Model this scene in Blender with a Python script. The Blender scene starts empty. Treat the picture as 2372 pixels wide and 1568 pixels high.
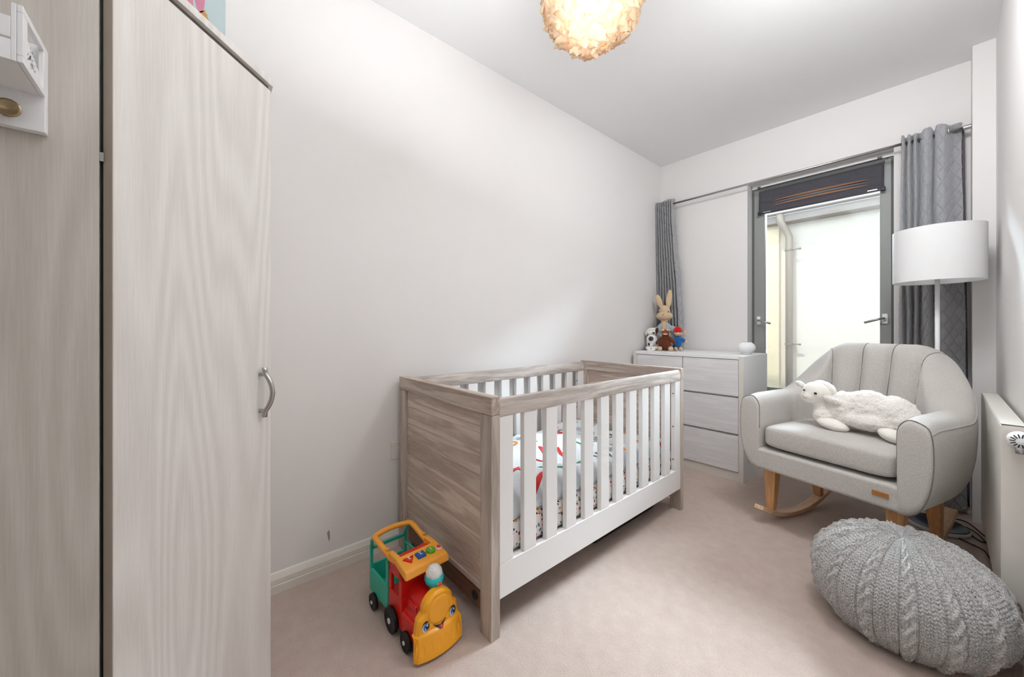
import bpy, bmesh, math, random
import numpy as np
from mathutils import Vector, Matrix, noise
random.seed(7); np.random.seed(7)
SC = bpy.context.scene
COL = SC.collection
PI = math.pi

# ------------------------------------------------------------------ camera
cam_d = bpy.data.cameras.new('camera'); cam = bpy.data.objects.new('camera', cam_d); COL.objects.link(cam)
YAW = 0.8595
cam.location = (1.5797, 0.0, 0.956)
cam.rotation_euler = (PI / 2, 0, YAW)
cam_d.sensor_width = 36.0
cam_d.lens = 855.27 / 2372 * 36.0
cam_d.shift_y = -23.0 / 2372
cam_d.clip_start = 0.02
SC.camera = cam

# ------------------------------------------------------------------ world, lights, exposure
world = bpy.data.worlds.new('world'); SC.world = world; world.use_nodes = True
wn = world.node_tree.nodes; bgn = wn['Background']
bgn.inputs[0].default_value = (0.80, 0.89, 1.0, 1); bgn.inputs[1].default_value = 0.8
def light(name, kind, loc, energy, color=(1, 1, 1), rot=(0, 0, 0), **kw):
    d = bpy.data.lights.new(name, kind); d.energy = energy; d.color = color
    for k, v in kw.items(): setattr(d, k, v)
    o = bpy.data.objects.new(name, d); o.location = loc; o.rotation_euler = rot; COL.objects.link(o); return o
light('sun', 'SUN', (0, 0, 8), 1.2, (1.0, 0.92, 0.82), (math.radians(38), 0, math.radians(-12)), angle=0.02)
# portal that guides sampling of the daylight through the window
pl = light('window_portal', 'AREA', (1.03, 3.19, 1.24), 1.0, rot=(-PI / 2, 0, 0), shape='RECTANGLE', size=0.66, size_y=1.5)
pl.data.cycles.is_portal = True
# added area lamp outside and above the window, boosts daylight indoors
light('added_sky_panel', 'AREA', (1.00, 4.45, 2.95), 3400.0, (0.74, 0.87, 1.0), (-math.radians(80), 0, 0), shape='RECTANGLE', size=4.6, size_y=1.1)
# added unseen fill lamp aimed up at the ceiling
light('ceiling_bounce_fill', 'AREA', (1.18, 0.52, 1.74), 14.0, (0.94, 0.97, 1.0), (math.radians(180 - 10), 0, 0), shape='RECTANGLE', size=0.8, size_y=0.9)
light('under_ceiling_fill', 'AREA', (1.42, 1.62, 2.32), 14.5, (0.94, 0.97, 1.0), (math.radians(32), 0, math.radians(14)), shape='RECTANGLE', size=0.5, size_y=0.5)  # added unseen fill lamp under the ceiling, brightens the far end
SC.view_settings.view_transform = 'Standard'
SC.view_settings.look = 'None'
SC.view_settings.exposure = 0.54
SC.view_settings.gamma = 1.0
SC.view_settings.use_curve_mapping = False
SC.cycles.use_denoising = True
SC.cycles.max_bounces = 10
SC.cycles.diffuse_bounces = 6
SC.cycles.transparent_max_bounces = 16
SC.cycles.sample_clamp_indirect = 6.0
SC.cycles.caustics_reflective = False
SC.cycles.caustics_refractive = False

# ------------------------------------------------------------------ materials
def lin(c):
    return tuple((x / 12.92 if x <= 0.04045 else ((x + 0.055) / 1.055) ** 2.4) for x in [v / 255.0 for v in c]) + (1.0,)
def newmat(name):
    m = bpy.data.materials.new(name); m.use_nodes = True
    nt = m.node_tree; b = nt.nodes['Principled BSDF']
    return m, nt, b
def N(nt, typ, **kw):
    n = nt.nodes.new(typ)
    for k, v in kw.items(): setattr(n, k, v)
    return n
def plain(name, rgb, rough=0.5, metal=0.0, var=0.03, scale=20, bump=0.0, bscale=200, sheen=0.0, coat=0.0, spec=0.5, sub=0):
    m, nt, b = newmat(name); L = nt.links
    tc = N(nt, 'ShaderNodeTexCoord'); no = N(nt, 'ShaderNodeTexNoise'); no.inputs['Scale'].default_value = scale
    no.inputs['Detail'].default_value = 3
    L.new(tc.outputs['Object'], no.inputs['Vector'])
    mx = N(nt, 'ShaderNodeMix', data_type='RGBA')
    c = lin(rgb)
    mx.inputs[6].default_value = tuple(max(0, v * (1 - var)) for v in c[:3]) + (1,)
    mx.inputs[7].default_value = tuple(min(1, v * (1 + var)) for v in c[:3]) + (1,)
    L.new(no.outputs['Fac'], mx.inputs[0]); L.new(mx.outputs[2], b.inputs['Base Color'])
    b.inputs['Roughness'].default_value = rough; b.inputs['Metallic'].default_value = metal
    b.inputs['Specular IOR Level'].default_value = spec
    if sheen: b.inputs['Sheen Weight'].default_value = sheen
    if coat: b.inputs['Coat Weight'].default_value = coat; b.inputs['Coat Roughness'].default_value = 0.1
    if bump:
        n2 = N(nt, 'ShaderNodeTexNoise'); n2.inputs['Scale'].default_value = bscale; n2.inputs['Detail'].default_value = 2
        L.new(tc.outputs['Object'], n2.inputs['Vector'])
        bp = N(nt, 'ShaderNodeBump'); bp.inputs['Strength'].default_value = 0.6; bp.inputs['Distance'].default_value = bump
        L.new(n2.outputs['Fac'], bp.inputs['Height']); L.new(bp.outputs[0], b.inputs['Normal'])
    return m
def wood(name, c1, c2, axis='Z', stretch=14, scale=9, rough=0.5, rand=0.0, fine=0.5, bump=0.0004, c3=None):
    """wood grain running along one object axis; rand = tone change from piece to piece"""
    m, nt, b = newmat(name); L = nt.links
    tc = N(nt, 'ShaderNodeTexCoord'); mp = N(nt, 'ShaderNodeMapping')
    s = [stretch, stretch, stretch]; s['XYZ'.index(axis)] = 1.0
    mp.inputs['Scale'].default_value = s
    oi = N(nt, 'ShaderNodeObjectInfo'); add = N(nt, 'ShaderNodeVectorMath', operation='ADD')
    sc = N(nt, 'ShaderNodeMath', operation='MULTIPLY'); sc.inputs[1].default_value = 7.0 if rand else 0.0
    L.new(oi.outputs['Random'], sc.inputs[0]); L.new(tc.outputs['Object'], add.inputs[0]); L.new(sc.outputs[0], add.inputs[1])
    L.new(add.outputs[0], mp.inputs['Vector'])
    n1 = N(nt, 'ShaderNodeTexNoise'); n1.inputs['Scale'].default_value = scale * 0.35; n1.inputs['Detail'].default_value = 4; n1.inputs['Distortion'].default_value = 0.6
    L.new(mp.outputs[0], n1.inputs['Vector'])
    n2 = N(nt, 'ShaderNodeTexNoise'); n2.inputs['Scale'].default_value = scale * 3.0; n2.inputs['Detail'].default_value = 5; n2.inputs['Roughness'].default_value = 0.65
    L.new(mp.outputs[0], n2.inputs['Vector'])
    w = N(nt, 'ShaderNodeMath', operation='MULTIPLY'); w.inputs[1].default_value = 22.0
    L.new(n1.outputs['Fac'], w.inputs[0])
    sn = N(nt, 'ShaderNodeMath', operation='SINE'); L.new(w.outputs[0], sn.inputs[0])
    a = N(nt, 'ShaderNodeMath', operation='MULTIPLY_ADD'); a.inputs[1].default_value = 0.5 * (1 - fine); a.inputs[2].default_value = 0.5 * (1 - fine)
    L.new(sn.outputs[0], a.inputs[0])
    f = N(nt, 'ShaderNodeMath', operation='MULTIPLY_ADD'); f.inputs[1].default_value = fine
    L.new(n2.outputs['Fac'], f.inputs[0]); L.new(a.outputs[0], f.inputs[2])
    cr = N(nt, 'ShaderNodeValToRGB'); cr.color_ramp.elements[0].position = 0.22; cr.color_ramp.elements[1].position = 0.78
    cr.color_ramp.elements[0].color = lin(c1); cr.color_ramp.elements[1].color = lin(c2)
    L.new(f.outputs[0], cr.inputs[0])
    out = cr.outputs[0]
    if rand:
        hs = N(nt, 'ShaderNodeHueSaturation')
        mr = N(nt, 'ShaderNodeMapRange'); mr.inputs[3].default_value = 1 - rand; mr.inputs[4].default_value = 1 + rand
        L.new(oi.outputs['Random'], mr.inputs[0]); L.new(mr.outputs[0], hs.inputs['Value']); L.new(out, hs.inputs['Color']); out = hs.outputs[0]
    L.new(out, b.inputs['Base Color']); b.inputs['Roughness'].default_value = rough
    bp = N(nt, 'ShaderNodeBump'); bp.inputs['Strength'].default_value = 0.5; bp.inputs['Distance'].default_value = bump
    L.new(f.outputs[0], bp.inputs['Height']); L.new(bp.outputs[0], b.inputs['Normal'])
    return m
def fabric(name, rgb1, rgb2, scale=900, rough=0.9, bump=0.0006, sheen=0.3, big=6, streak=(1, 1, 0.25)):
    m, nt, b = newmat(name); L = nt.links
    tc = N(nt, 'ShaderNodeTexCoord'); mp = N(nt, 'ShaderNodeMapping'); mp.inputs['Scale'].default_value = streak
    L.new(tc.outputs['Object'], mp.inputs['Vector'])
    n1 = N(nt, 'ShaderNodeTexNoise'); n1.inputs['Scale'].default_value = scale; n1.inputs['Detail'].default_value = 2
    L.new(mp.outputs[0], n1.inputs['Vector'])
    n2 = N(nt, 'ShaderNodeTexNoise'); n2.inputs['Scale'].default_value = big; L.new(tc.outputs['Object'], n2.inputs['Vector'])
    mxf = N(nt, 'ShaderNodeMath', operation='MULTIPLY_ADD'); mxf.inputs[1].default_value = 0.35
    L.new(n2.outputs['Fac'], mxf.inputs[0])
    h = N(nt, 'ShaderNodeMath', operation='MULTIPLY_ADD'); h.inputs[1].default_value = 1.8; h.inputs[2].default_value = -0.55
    L.new(n1.outputs['Fac'], h.inputs[0]); L.new(h.outputs[0], mxf.inputs[2])
    mx = N(nt, 'ShaderNodeMix', data_type='RGBA'); mx.clamp_factor = True
    mx.inputs[6].default_value = lin(rgb1); mx.inputs[7].default_value = lin(rgb2)
    L.new(mxf.outputs[0], mx.inputs[0]); L.new(mx.outputs[2], b.inputs['Base Color'])
    b.inputs['Roughness'].default_value = rough; b.inputs['Sheen Weight'].default_value = sheen
    b.inputs['Specular IOR Level'].default_value = 0.2
    bp = N(nt, 'ShaderNodeBump'); bp.inputs['Strength'].default_value = 0.7; bp.inputs['Distance'].default_value = bump
    L.new(n1.outputs['Fac'], bp.inputs['Height']); L.new(bp.outputs[0], b.inputs['Normal'])
    return m

M = {}
M['wall'] = plain('wall_paint', (231, 228, 226), 0.75, var=0.012, scale=3, bump=0.0006, bscale=260, spec=0.2)
M['ceiling'] = plain('ceiling_paint', (238, 238, 238), 0.85, var=0.01, scale=2, spec=0.1)
M['trim'] = plain('trim_gloss_white', (224, 219, 211), 0.35, var=0.01)
M['white'] = plain('white_lacquer', (235, 233, 231), 0.35, var=0.01)
def ash(name, c1, c2):
    m, nt, b = newmat(name); L = nt.links
    tc = N(nt, 'ShaderNodeTexCoord')
    def nz(sc, scale, detail=2):
        mp = N(nt, 'ShaderNodeMapping'); mp.inputs['Scale'].default_value = sc; L.new(tc.outputs['Object'], mp.inputs['Vector'])
        n = N(nt, 'ShaderNodeTexNoise'); n.inputs['Scale'].default_value = scale; n.inputs['Detail'].default_value = detail; L.new(mp.outputs[0], n.inputs['Vector']); return n
    r = nz((1, 1, 0.10), 5.5, 1); f = nz((1, 1, 0.03), 420, 3)
    w = N(nt, 'ShaderNodeMath', operation='MULTIPLY'); w.inputs[1].default_value = 95.0; L.new(r.outputs['Fac'], w.inputs[0])
    sn = N(nt, 'ShaderNodeMath', operation='SINE'); L.new(w.outputs[0], sn.inputs[0])
    a = N(nt, 'ShaderNodeMath', operation='MULTIPLY_ADD'); a.inputs[1].default_value = 0.24; a.inputs[2].default_value = 0.02; L.new(sn.outputs[0], a.inputs[0])
    g = N(nt, 'ShaderNodeMath', operation='ADD'); L.new(a.outputs[0], g.inputs[0]); L.new(f.outputs['Fac'], g.inputs[1])
    mx = N(nt, 'ShaderNodeMix', data_type='RGBA'); mx.clamp_factor = True; mx.inputs[6].default_value = lin(c1); mx.inputs[7].default_value = lin(c2)
    L.new(g.outputs[0], mx.inputs[0]); L.new(mx.outputs[2], b.inputs['Base Color']); b.inputs['Roughness'].default_value = 0.45
    return m
M['white_mat'] = plain('white_matt', (240, 240, 241), 0.6, var=0.015, bump=0.0002)
def carpet():
    m, nt, b = newmat('carpet_pile'); L = nt.links
    tc = N(nt, 'ShaderNodeTexCoord')
    n1 = N(nt, 'ShaderNodeTexNoise'); n1.inputs['Scale'].default_value = 330; n1.inputs['Detail'].default_value = 5; n1.inputs['Roughness'].default_value = 0.8
    n2 = N(nt, 'ShaderNodeTexNoise'); n2.inputs['Scale'].default_value = 22; n2.inputs['Detail'].default_value = 3
    n3 = N(nt, 'ShaderNodeTexVoronoi'); n3.inputs['Scale'].default_value = 620
    for n in (n1, n2, n3): L.new(tc.outputs['Object'], n.inputs['Vector'])
    a = N(nt, 'ShaderNodeMath', operation='MULTIPLY_ADD'); a.inputs[1].default_value = 0.35
    L.new(n2.outputs['Fac'], a.inputs[0])
    s = N(nt, 'ShaderNodeMath', operation='MULTIPLY_ADD'); s.inputs[1].default_value = 1.5; s.inputs[2].default_value = -0.45
    L.new(n1.outputs['Fac'], s.inputs[0]); L.new(s.outputs[0], a.inputs[2])
    mx = N(nt, 'ShaderNodeMix', data_type='RGBA'); mx.clamp_factor = True
    mx.inputs[6].default_value = lin((186, 158, 142)); mx.inputs[7].default_value = lin((238, 222, 212))
    L.new(a.outputs[0], mx.inputs[0]); L.new(mx.outputs[2], b.inputs['Base Color'])
    b.inputs['Roughness'].default_value = 1.0; b.inputs['Specular IOR Level'].default_value = 0.05
    b.inputs['Sheen Weight'].default_value = 0.15
    hh = N(nt, 'ShaderNodeMath', operation='ADD'); L.new(n3.outputs['Distance'], hh.inputs[0]); L.new(n1.outputs['Fac'], hh.inputs[1])
    bp = N(nt, 'ShaderNodeBump'); bp.inputs['Strength'].default_value = 0.9; bp.inputs['Distance'].default_value = 0.0022
    L.new(hh.outputs[0], bp.inputs['Height']); L.new(bp.outputs[0], b.inputs['Normal'])
    return m
M['carpet'] = carpet()
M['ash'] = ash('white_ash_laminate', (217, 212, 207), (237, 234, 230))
M['ash_shaded'] = ash('white_ash_laminate_shaded', (190, 183, 174), (212, 207, 200))  # same laminate in darker tones, standing in for weaker light on this wardrobe
M['ash_edge'] = plain('laminate_edge_band', (176, 164, 150), 0.5)
M['chest'] = wood('white_oak_veneer', (224, 223, 225), (234, 233, 235), 'X', 14, 6, 0.5, fine=0.5, bump=0.0002)
M['chest_edge'] = plain('chest_edge_band', (222, 217, 209), 0.5, var=0.01)
M['rail_grey'] = plain('chest_rail', (196, 196, 194), 0.6)
M['grey_wood_x'] = wood('grey_driftwood_x', (156, 138, 126), (204, 190, 178), 'X', 11, 5, 0.6, rand=0.0, fine=0.62)
M['grey_wood_y'] = wood('grey_driftwood_y', (154, 142, 134), (202, 192, 184), 'Y', 11, 5, 0.6, fine=0.62)
M['grey_wood_z'] = wood('grey_driftwood_z', (158, 144, 132), (200, 188, 176), 'Z', 11, 5, 0.6, fine=0.62)
M['plank'] = wood('grey_driftwood_plank', (174, 155, 142), (218, 203, 190), 'X', 10, 4.5, 0.6, rand=0.10, fine=0.6)
M['beech'] = wood('beech', (196, 142, 92), (222, 174, 122), 'Z', 16, 7, 0.4, fine=0.7)
M['beech_lam'] = wood('beech_laminated', (206, 164, 128), (232, 200, 166), 'Y', 16, 7, 0.4, fine=0.7)
M['chair'] = fabric('grey_linen_weave', (168, 162, 156), (212, 207, 202), 700)
M['piping'] = plain('dark_piping', (122, 118, 116), 0.8)
M['curtain'] = fabric('grey_velvet', (142, 142, 145), (176, 176, 179), 500, sheen=0.5, streak=(1, 1, 0.5))
M['lining'] = plain('curtain_lining', (104, 96, 104), 0.9)
M['chrome'] = plain('brushed_chrome', (205, 205, 205), 0.18, 1.0)
M['steel'] = plain('satin_steel', (178, 176, 174), 0.3, 1.0)
M['brass'] = plain('antique_brass', (170, 150, 118), 0.25, 1.0)
M['frame_grey'] = plain('window_frame_grey', (150, 152, 148), 0.45)
M['frame_dark'] = plain('window_frame_dark', (104, 106, 104), 0.5)
M['black'] = plain('black_plastic', (22, 22, 24), 0.5)
M['cable'] = plain('black_cable', (26, 26, 30), 0.5)
M['fluff'] = fabric('cream_plush', (220, 214, 205), (246, 242, 236), 160, sheen=0.6, bump=0.006, streak=(1, 1, 1))
M['fluff_face'] = fabric('cream_short_plush', (232, 226, 217), (244, 240, 233), 300, sheen=0.4, bump=0.001, streak=(1, 1, 1))
M['shade_white'] = plain('lamp_shade_cotton', (232, 232, 232), 0.8, var=0.01, bump=0.0003, bscale=500)
M['lamp_white'] = plain('lamp_white_enamel', (230, 229, 230), 0.35)
M['red'] = plain('red_plastic', (214, 26, 20), 0.35, coat=0.2)
M['yellow'] = plain('yellow_plastic', (250, 172, 30), 0.4, coat=0.15)
M['orange'] = plain('amber_plastic', (244, 166, 58), 0.4)
M['teal'] = plain('teal_plastic', (46, 182, 156), 0.4)
M['aqua'] = plain('aqua_plastic', (40, 190, 190), 0.35)
M['blue'] = plain('blue_plastic', (28, 84, 160), 0.35)
M['green'] = plain('green_plastic', (96, 168, 44), 0.35)
M['print_white'] = plain('white_print', (236, 236, 236), 0.5)
M['print_black'] = plain('black_print', (18, 18, 22), 0.4)
M['print_blue'] = plain('blue_print', (58, 120, 196), 0.4)
M['print_red'] = plain('red_print', (206, 36, 34), 0.5)
M['print_green'] = plain('green_print', (28, 150, 70), 0.6)
M['print_orange'] = plain('orange_print', (238, 140, 40), 0.6)
M['print_grey'] = plain('dark_grey_print', (70, 74, 84), 0.6)
M['tyre'] = plain('black_tyre', (18, 18, 20), 0.6)
M['tan_plush'] = fabric('tan_plush', (200, 170, 138), (226, 200, 168), 260, bump=0.002, streak=(1, 1, 1))
M['jacket'] = fabric('pale_blue_cloth', (156, 170, 178), (178, 190, 196), 400, streak=(1, 1, 1))
M['brown_plush'] = fabric('brown_plush', (76, 34, 14), (130, 66, 30), 220, bump=0.003, streak=(1, 1, 1))
M['dark_patch'] = fabric('dark_brown_plush', (52, 26, 26), (80, 44, 40), 220, bump=0.002, streak=(1, 1, 1))
M['navy_blue'] = fabric('blue_felt', (22, 84, 148), (36, 108, 176), 300, streak=(1, 1, 1))
M['red_felt'] = fabric('red_felt', (188, 14, 16), (222, 28, 28), 300, streak=(1, 1, 1))
M['pink'] = plain('pink_print', (212, 136, 160), 0.6)
M['gold'] = plain('gold_print', (196, 150, 90), 0.6)
M['poster'] = plain('pale_blue_print', (190, 206, 208), 0.6)
M['leather'] = plain('tan_leather', (176, 116, 58), 0.55, bump=0.0004, bscale=300)
M['cream_wall'] = plain('cream_render', (240, 232, 222), 0.9, var=0.02, scale=2)
M['yellow_wall'] = plain('yellow_render', (246, 230, 200), 0.9, var=0.02, scale=2)
M['gutter'] = plain('grey_gutter', (150, 140, 134), 0.6)
M['paving'] = plain('outdoor_paving', (96, 92, 88), 0.9)
M['blind'] = fabric('charcoal_blind_cloth', (66, 66, 72), (92, 90, 96), 700, sheen=0.1, streak=(1, 1, 0.2))
def glass():
    m = bpy.data.materials.new('window_glass'); m.use_nodes = True; nt = m.node_tree
    for n in list(nt.nodes): nt.nodes.remove(n)
    o = N(nt, 'ShaderNodeOutputMaterial'); t = N(nt, 'ShaderNodeBsdfTransparent'); g = N(nt, 'ShaderNodeBsdfGlossy')
    g.inputs['Roughness'].default_value = 0.02; t.inputs[0].default_value = (0.95, 0.97, 0.96, 1)
    fr = N(nt, 'ShaderNodeFresnel'); fr.inputs[0].default_value = 1.5; mx = N(nt, 'ShaderNodeMixShader')
    nt.links.new(fr.outputs[0], mx.inputs[0]); nt.links.new(t.outputs[0], mx.inputs[1]); nt.links.new(g.outputs[0], mx.inputs[2]); nt.links.new(mx.outputs[0], o.inputs[0])
    return m
M['glass'] = glass()
def feather_mat():
    m = bpy.data.materials.new('feather'); m.use_nodes = True; nt = m.node_tree
    for n in list(nt.nodes): nt.nodes.remove(n)
    o = N(nt, 'ShaderNodeOutputMaterial'); d = N(nt, 'ShaderNodeBsdfDiffuse'); t = N(nt, 'ShaderNodeBsdfTranslucent')
    d.inputs[0].default_value = (0.74, 0.62, 0.46, 1); t.inputs[0].default_value = (0.92, 0.76, 0.52, 1)
    mx = N(nt, 'ShaderNodeMixShader'); mx.inputs[0].default_value = 0.55
    nt.links.new(d.outputs[0], mx.inputs[1]); nt.links.new(t.outputs[0], mx.inputs[2]); nt.links.new(mx.outputs[0], o.inputs[0])
    return m
M['feather'] = feather_mat()
def emis(name, rgb, s):
    m, nt, b = newmat(name); b.inputs['Base Color'].default_value = lin(rgb); b.inputs['Emission Color'].default_value = lin(rgb); b.inputs['Emission Strength'].default_value = s
    return m
M['bulb'] = emis('glowing_bulb', (255, 214, 150), 22)
def sheet_mat():
    m, nt, b = newmat('doodle_print_cotton'); L = nt.links
    tc = N(nt, 'ShaderNodeTexCoord')
    base = lin((226, 220, 216)); cur = None
    prev = N(nt, 'ShaderNodeRGB'); prev.outputs[0].default_value = base; cur = prev.outputs[0]
    for sc, thr, col, off in ((55, .13, (40, 40, 52), 0), (42, .12, (196, 44, 40), 3.1), (38, .12, (60, 90, 140), 5.7), (34, .10, (226, 150, 50), 8.3), (46, .09, (70, 130, 80), 11.9)):
        mp = N(nt, 'ShaderNodeMapping'); mp.inputs['Location'].default_value = (off, off * 1.7, off * .6); L.new(tc.outputs['Object'], mp.inputs[0])
        v = N(nt, 'ShaderNodeTexVoronoi'); v.inputs['Scale'].default_value = sc; L.new(mp.outputs[0], v.inputs['Vector'])
        no = N(nt, 'ShaderNodeTexNoise'); no.inputs['Scale'].default_value = sc * 2.4; L.new(mp.outputs[0], no.inputs['Vector'])
        ad = N(nt, 'ShaderNodeMath', operation='MULTIPLY_ADD'); ad.inputs[1].default_value = 0.5; L.new(no.outputs['Fac'], ad.inputs[0]); L.new(v.outputs['Distance'], ad.inputs[2])
        lt = N(nt, 'ShaderNodeMath', operation='LESS_THAN'); lt.inputs[1].default_value = thr + 0.25 + 0.085; L.new(ad.outputs[0], lt.inputs[0])
        mx = N(nt, 'ShaderNodeMix', data_type='RGBA'); mx.inputs[7].default_value = lin(col); L.new(lt.outputs[0], mx.inputs[0]); L.new(cur, mx.inputs[6]); cur = mx.outputs[2]
    L.new(cur, b.inputs['Base Color']); b.inputs['Roughness'].default_value = 0.85
    return m
M['doodle'] = sheet_mat()
M['duvet'] = plain('white_duvet_cotton', (214, 218, 222), 0.85, var=0.02, bump=0.0006)

# ------------------------------------------------------------------ geometry helpers
class MB:
    def __init__(s): s.v = []; s.f = []
    def add(s, vs, fs):
        o = len(s.v); s.v += [tuple(p) for p in vs]; s.f += [tuple(i + o for i in f) for f in fs]; return s
    def box(s, x0, x1, y0, y1, z0, z1):
        return s.add([(x, y, z) for z in (z0, z1) for y in (y0, y1) for x in (x0, x1)],
                     [(0, 2, 3, 1), (4, 5, 7, 6), (0, 1, 5, 4), (2, 6, 7, 3), (0, 4, 6, 2), (1, 3, 7, 5)])
    def hexa(s, pts):  # 8 pts: bottom quad then top quad (both ccw from above)
        return s.add(pts, [(3, 2, 1, 0), (4, 5, 6, 7), (0, 1, 5, 4), (1, 2, 6, 5), (2, 3, 7, 6), (3, 0, 4, 7)])
    def prism(s, poly, axis, a0, a1):
        def P(p, a):
            return (a, p[0], p[1]) if axis == 0 else ((p[0], a, p[1]) if axis == 1 else (p[0], p[1], a))
        n = len(poly)
        return s.add([P(p, a0) for p in poly] + [P(p, a1) for p in poly],
                     [tuple(range(n))[::-1], tuple(range(n, 2 * n))] + [(i, (i + 1) % n, n + (i + 1) % n, n + i) for i in range(n)])
    def cyl(s, c, r, h, axis=2, n=24, r2=None):
        r2 = r if r2 is None else r2; vs = []
        for k, (a, rr) in enumerate(((0, r), (h, r2))):
            for i in range(n):
                t = 2 * PI * i / n; p = [0, 0, 0]; p[axis] = a; p[(axis + 1) % 3] = rr * math.cos(t); p[(axis + 2) % 3] = rr * math.sin(t)
                vs.append((c[0] + p[0], c[1] + p[1], c[2] + p[2]))
        return s.add(vs, [tuple(range(n))[::-1], tuple(range(n, 2 * n))] + [(i, (i + 1) % n, n + (i + 1) % n, n + i) for i in range(n)])
    def lathe(s, prof, c=(0, 0, 0), n=32, axis=2, cap=True):
        vs = []
        for r, h in prof:
            for i in range(n):
                t = 2 * PI * i / n; p = [0, 0, 0]; p[axis] = h; p[(axis + 1) % 3] = r * math.cos(t); p[(axis + 2) % 3] = r * math.sin(t)
                vs.append((c[0] + p[0], c[1] + p[1], c[2] + p[2]))
        m = len(prof); fs = [(k * n + i, k * n + (i + 1) % n, (k + 1) * n + (i + 1) % n, (k + 1) * n + i) for k in range(m - 1) for i in range(n)]
        if cap: fs += [tuple(range(n))[::-1], tuple(range((m - 1) * n, m * n))]
        return s.add(vs, fs)
    def ell(s, c, r, rot=None, nu=20, nv=12):
        vs = []; R = rot or Matrix.Identity(3)
        for j in range(nv + 1):
            ph = -PI / 2 + PI * j / nv
            for i in range(nu):
                t = 2 * PI * i / nu
                q = R @ Vector((r[0] * math.cos(ph) * math.cos(t), r[1] * math.cos(ph) * math.sin(t), r[2] * math.sin(ph)))
                vs.append((c[0] + q[0], c[1] + q[1], c[2] + q[2]))
        return s.add(vs, [(j * nu + i, j * nu + (i + 1) % nu, (j + 1) * nu + (i + 1) % nu, (j + 1) * nu + i) for j in range(nv) for i in range(nu)])
    def tube(s, path, r, n=10, closed=False, flat=1.0):
        P = [Vector(p) for p in path]; m = len(P); rings = []
        up = Vector((0, 0, 1)); prev = None
        for k in range(m):
            if closed: t = (P[(k + 1) % m] - P[k - 1])
            else: t = P[min(k + 1, m - 1)] - P[max(k - 1, 0)]
            t = t.normalized() if t.length > 1e-9 else Vector((0, 0, 1))
            a = prev if prev is not None else (up if abs(t.dot(up)) < 0.9 else Vector((1, 0, 0)))
            a = a - t * a.dot(t); a.normalize(); prev = a; b = t.cross(a)
            rr = r(k / (m - 1)) if callable(r) else r
            rings.append([P[k] + a * rr * math.cos(2 * PI * i / n) + b * rr * flat * math.sin(2 * PI * i / n) for i in range(n)])
        vs = [q for ring in rings for q in ring]; mm = m if closed else m - 1
        fs = [(k * n + i, k * n + (i + 1) % n, ((k + 1) % m) * n + (i + 1) % n, ((k + 1) % m) * n + i) for k in range(mm) for i in range(n)]
        if not closed: fs += [tuple(range(n))[::-1], tuple(range((m - 1) * n, m * n))]
        return s.add(vs, fs)
    def grid(s, fn, nu, nv, closed_u=False):
        vs = [fn(i / (nu if closed_u else nu - 1), j / (nv - 1)) for j in range(nv) for i in range(nu)]
        m = nu if closed_u else nu - 1
        return s.add(vs, [(j * nu + i, j * nu + (i + 1) % nu, (j + 1) * nu + (i + 1) % nu, (j + 1) * nu + i) for j in range(nv - 1) for i in range(m)])
    def build(s, name, mat, parent=None, bevel=0, seg=2, smooth=False, solid=0, subsurf=0, fix=True, remesh=0, disp=0, dscale=0.03, msmooth=0):
        me = bpy.data.meshes.new(name); me.from_pydata(s.v, [], s.f); me.update()
        if fix:
            bm = bmesh.new(); bm.from_mesh(me); bmesh.ops.recalc_face_normals(bm, faces=bm.faces); bm.to_mesh(me); bm.free()
        return link(name, me, mat, parent, bevel, seg, smooth, solid, subsurf, remesh, disp, dscale, msmooth)
def link(name, me, mat, parent=None, bevel=0, seg=2, smooth=False, solid=0, subsurf=0, remesh=0, disp=0, dscale=0.03, msmooth=0):
    if smooth: me.polygons.foreach_set('use_smooth', [True] * len(me.polygons))
    o = bpy.data.objects.new(name, me); COL.objects.link(o)
    me.materials.append(M[mat] if isinstance(mat, str) else mat)
    if parent: o.parent = parent
    if remesh:
        md = o.modifiers.new('r', 'REMESH'); md.mode = 'VOXEL'; md.voxel_size = remesh; md.use_smooth_shade = True
    if msmooth:
        md = o.modifiers.new('sm', 'SMOOTH'); md.iterations = msmooth; md.factor = 0.6
    if solid:
        md = o.modifiers.new('s', 'SOLIDIFY'); md.thickness = solid; md.offset = 0
    if subsurf:
        md = o.modifiers.new('u', 'SUBSURF'); md.levels = subsurf; md.render_levels = subsurf
    if bevel:
        md = o.modifiers.new('b', 'BEVEL'); md.width = bevel; md.segments = seg; md.limit_method = 'ANGLE'; md.angle_limit = math.radians(35)
        if not smooth: me.polygons.foreach_set('use_smooth', [True] * len(me.polygons)); md.harden_normals = True
    if disp:
        tx = bpy.data.textures.new('t', 'CLOUDS'); tx.noise_scale = dscale; tx.noise_depth = 2
        md = o.modifiers.new('d', 'DISPLACE'); md.texture = tx; md.strength = disp; md.texture_coords = 'LOCAL'
    return o
def tag(o, label, cat, group=None):
    o['label'] = label; o['category'] = cat
    if group: o['group'] = group
    return o
def thing(name, label, cat, loc=(0, 0, 0), rz=0, group=None):
    o = bpy.data.objects.new(name, None); o.empty_display_size = 0.05; COL.objects.link(o)
    o.location = loc; o.rotation_euler = (0, 0, rz); return tag(o, label, cat, group)
def struct(o): o['kind'] = 'structure'; return o
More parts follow.
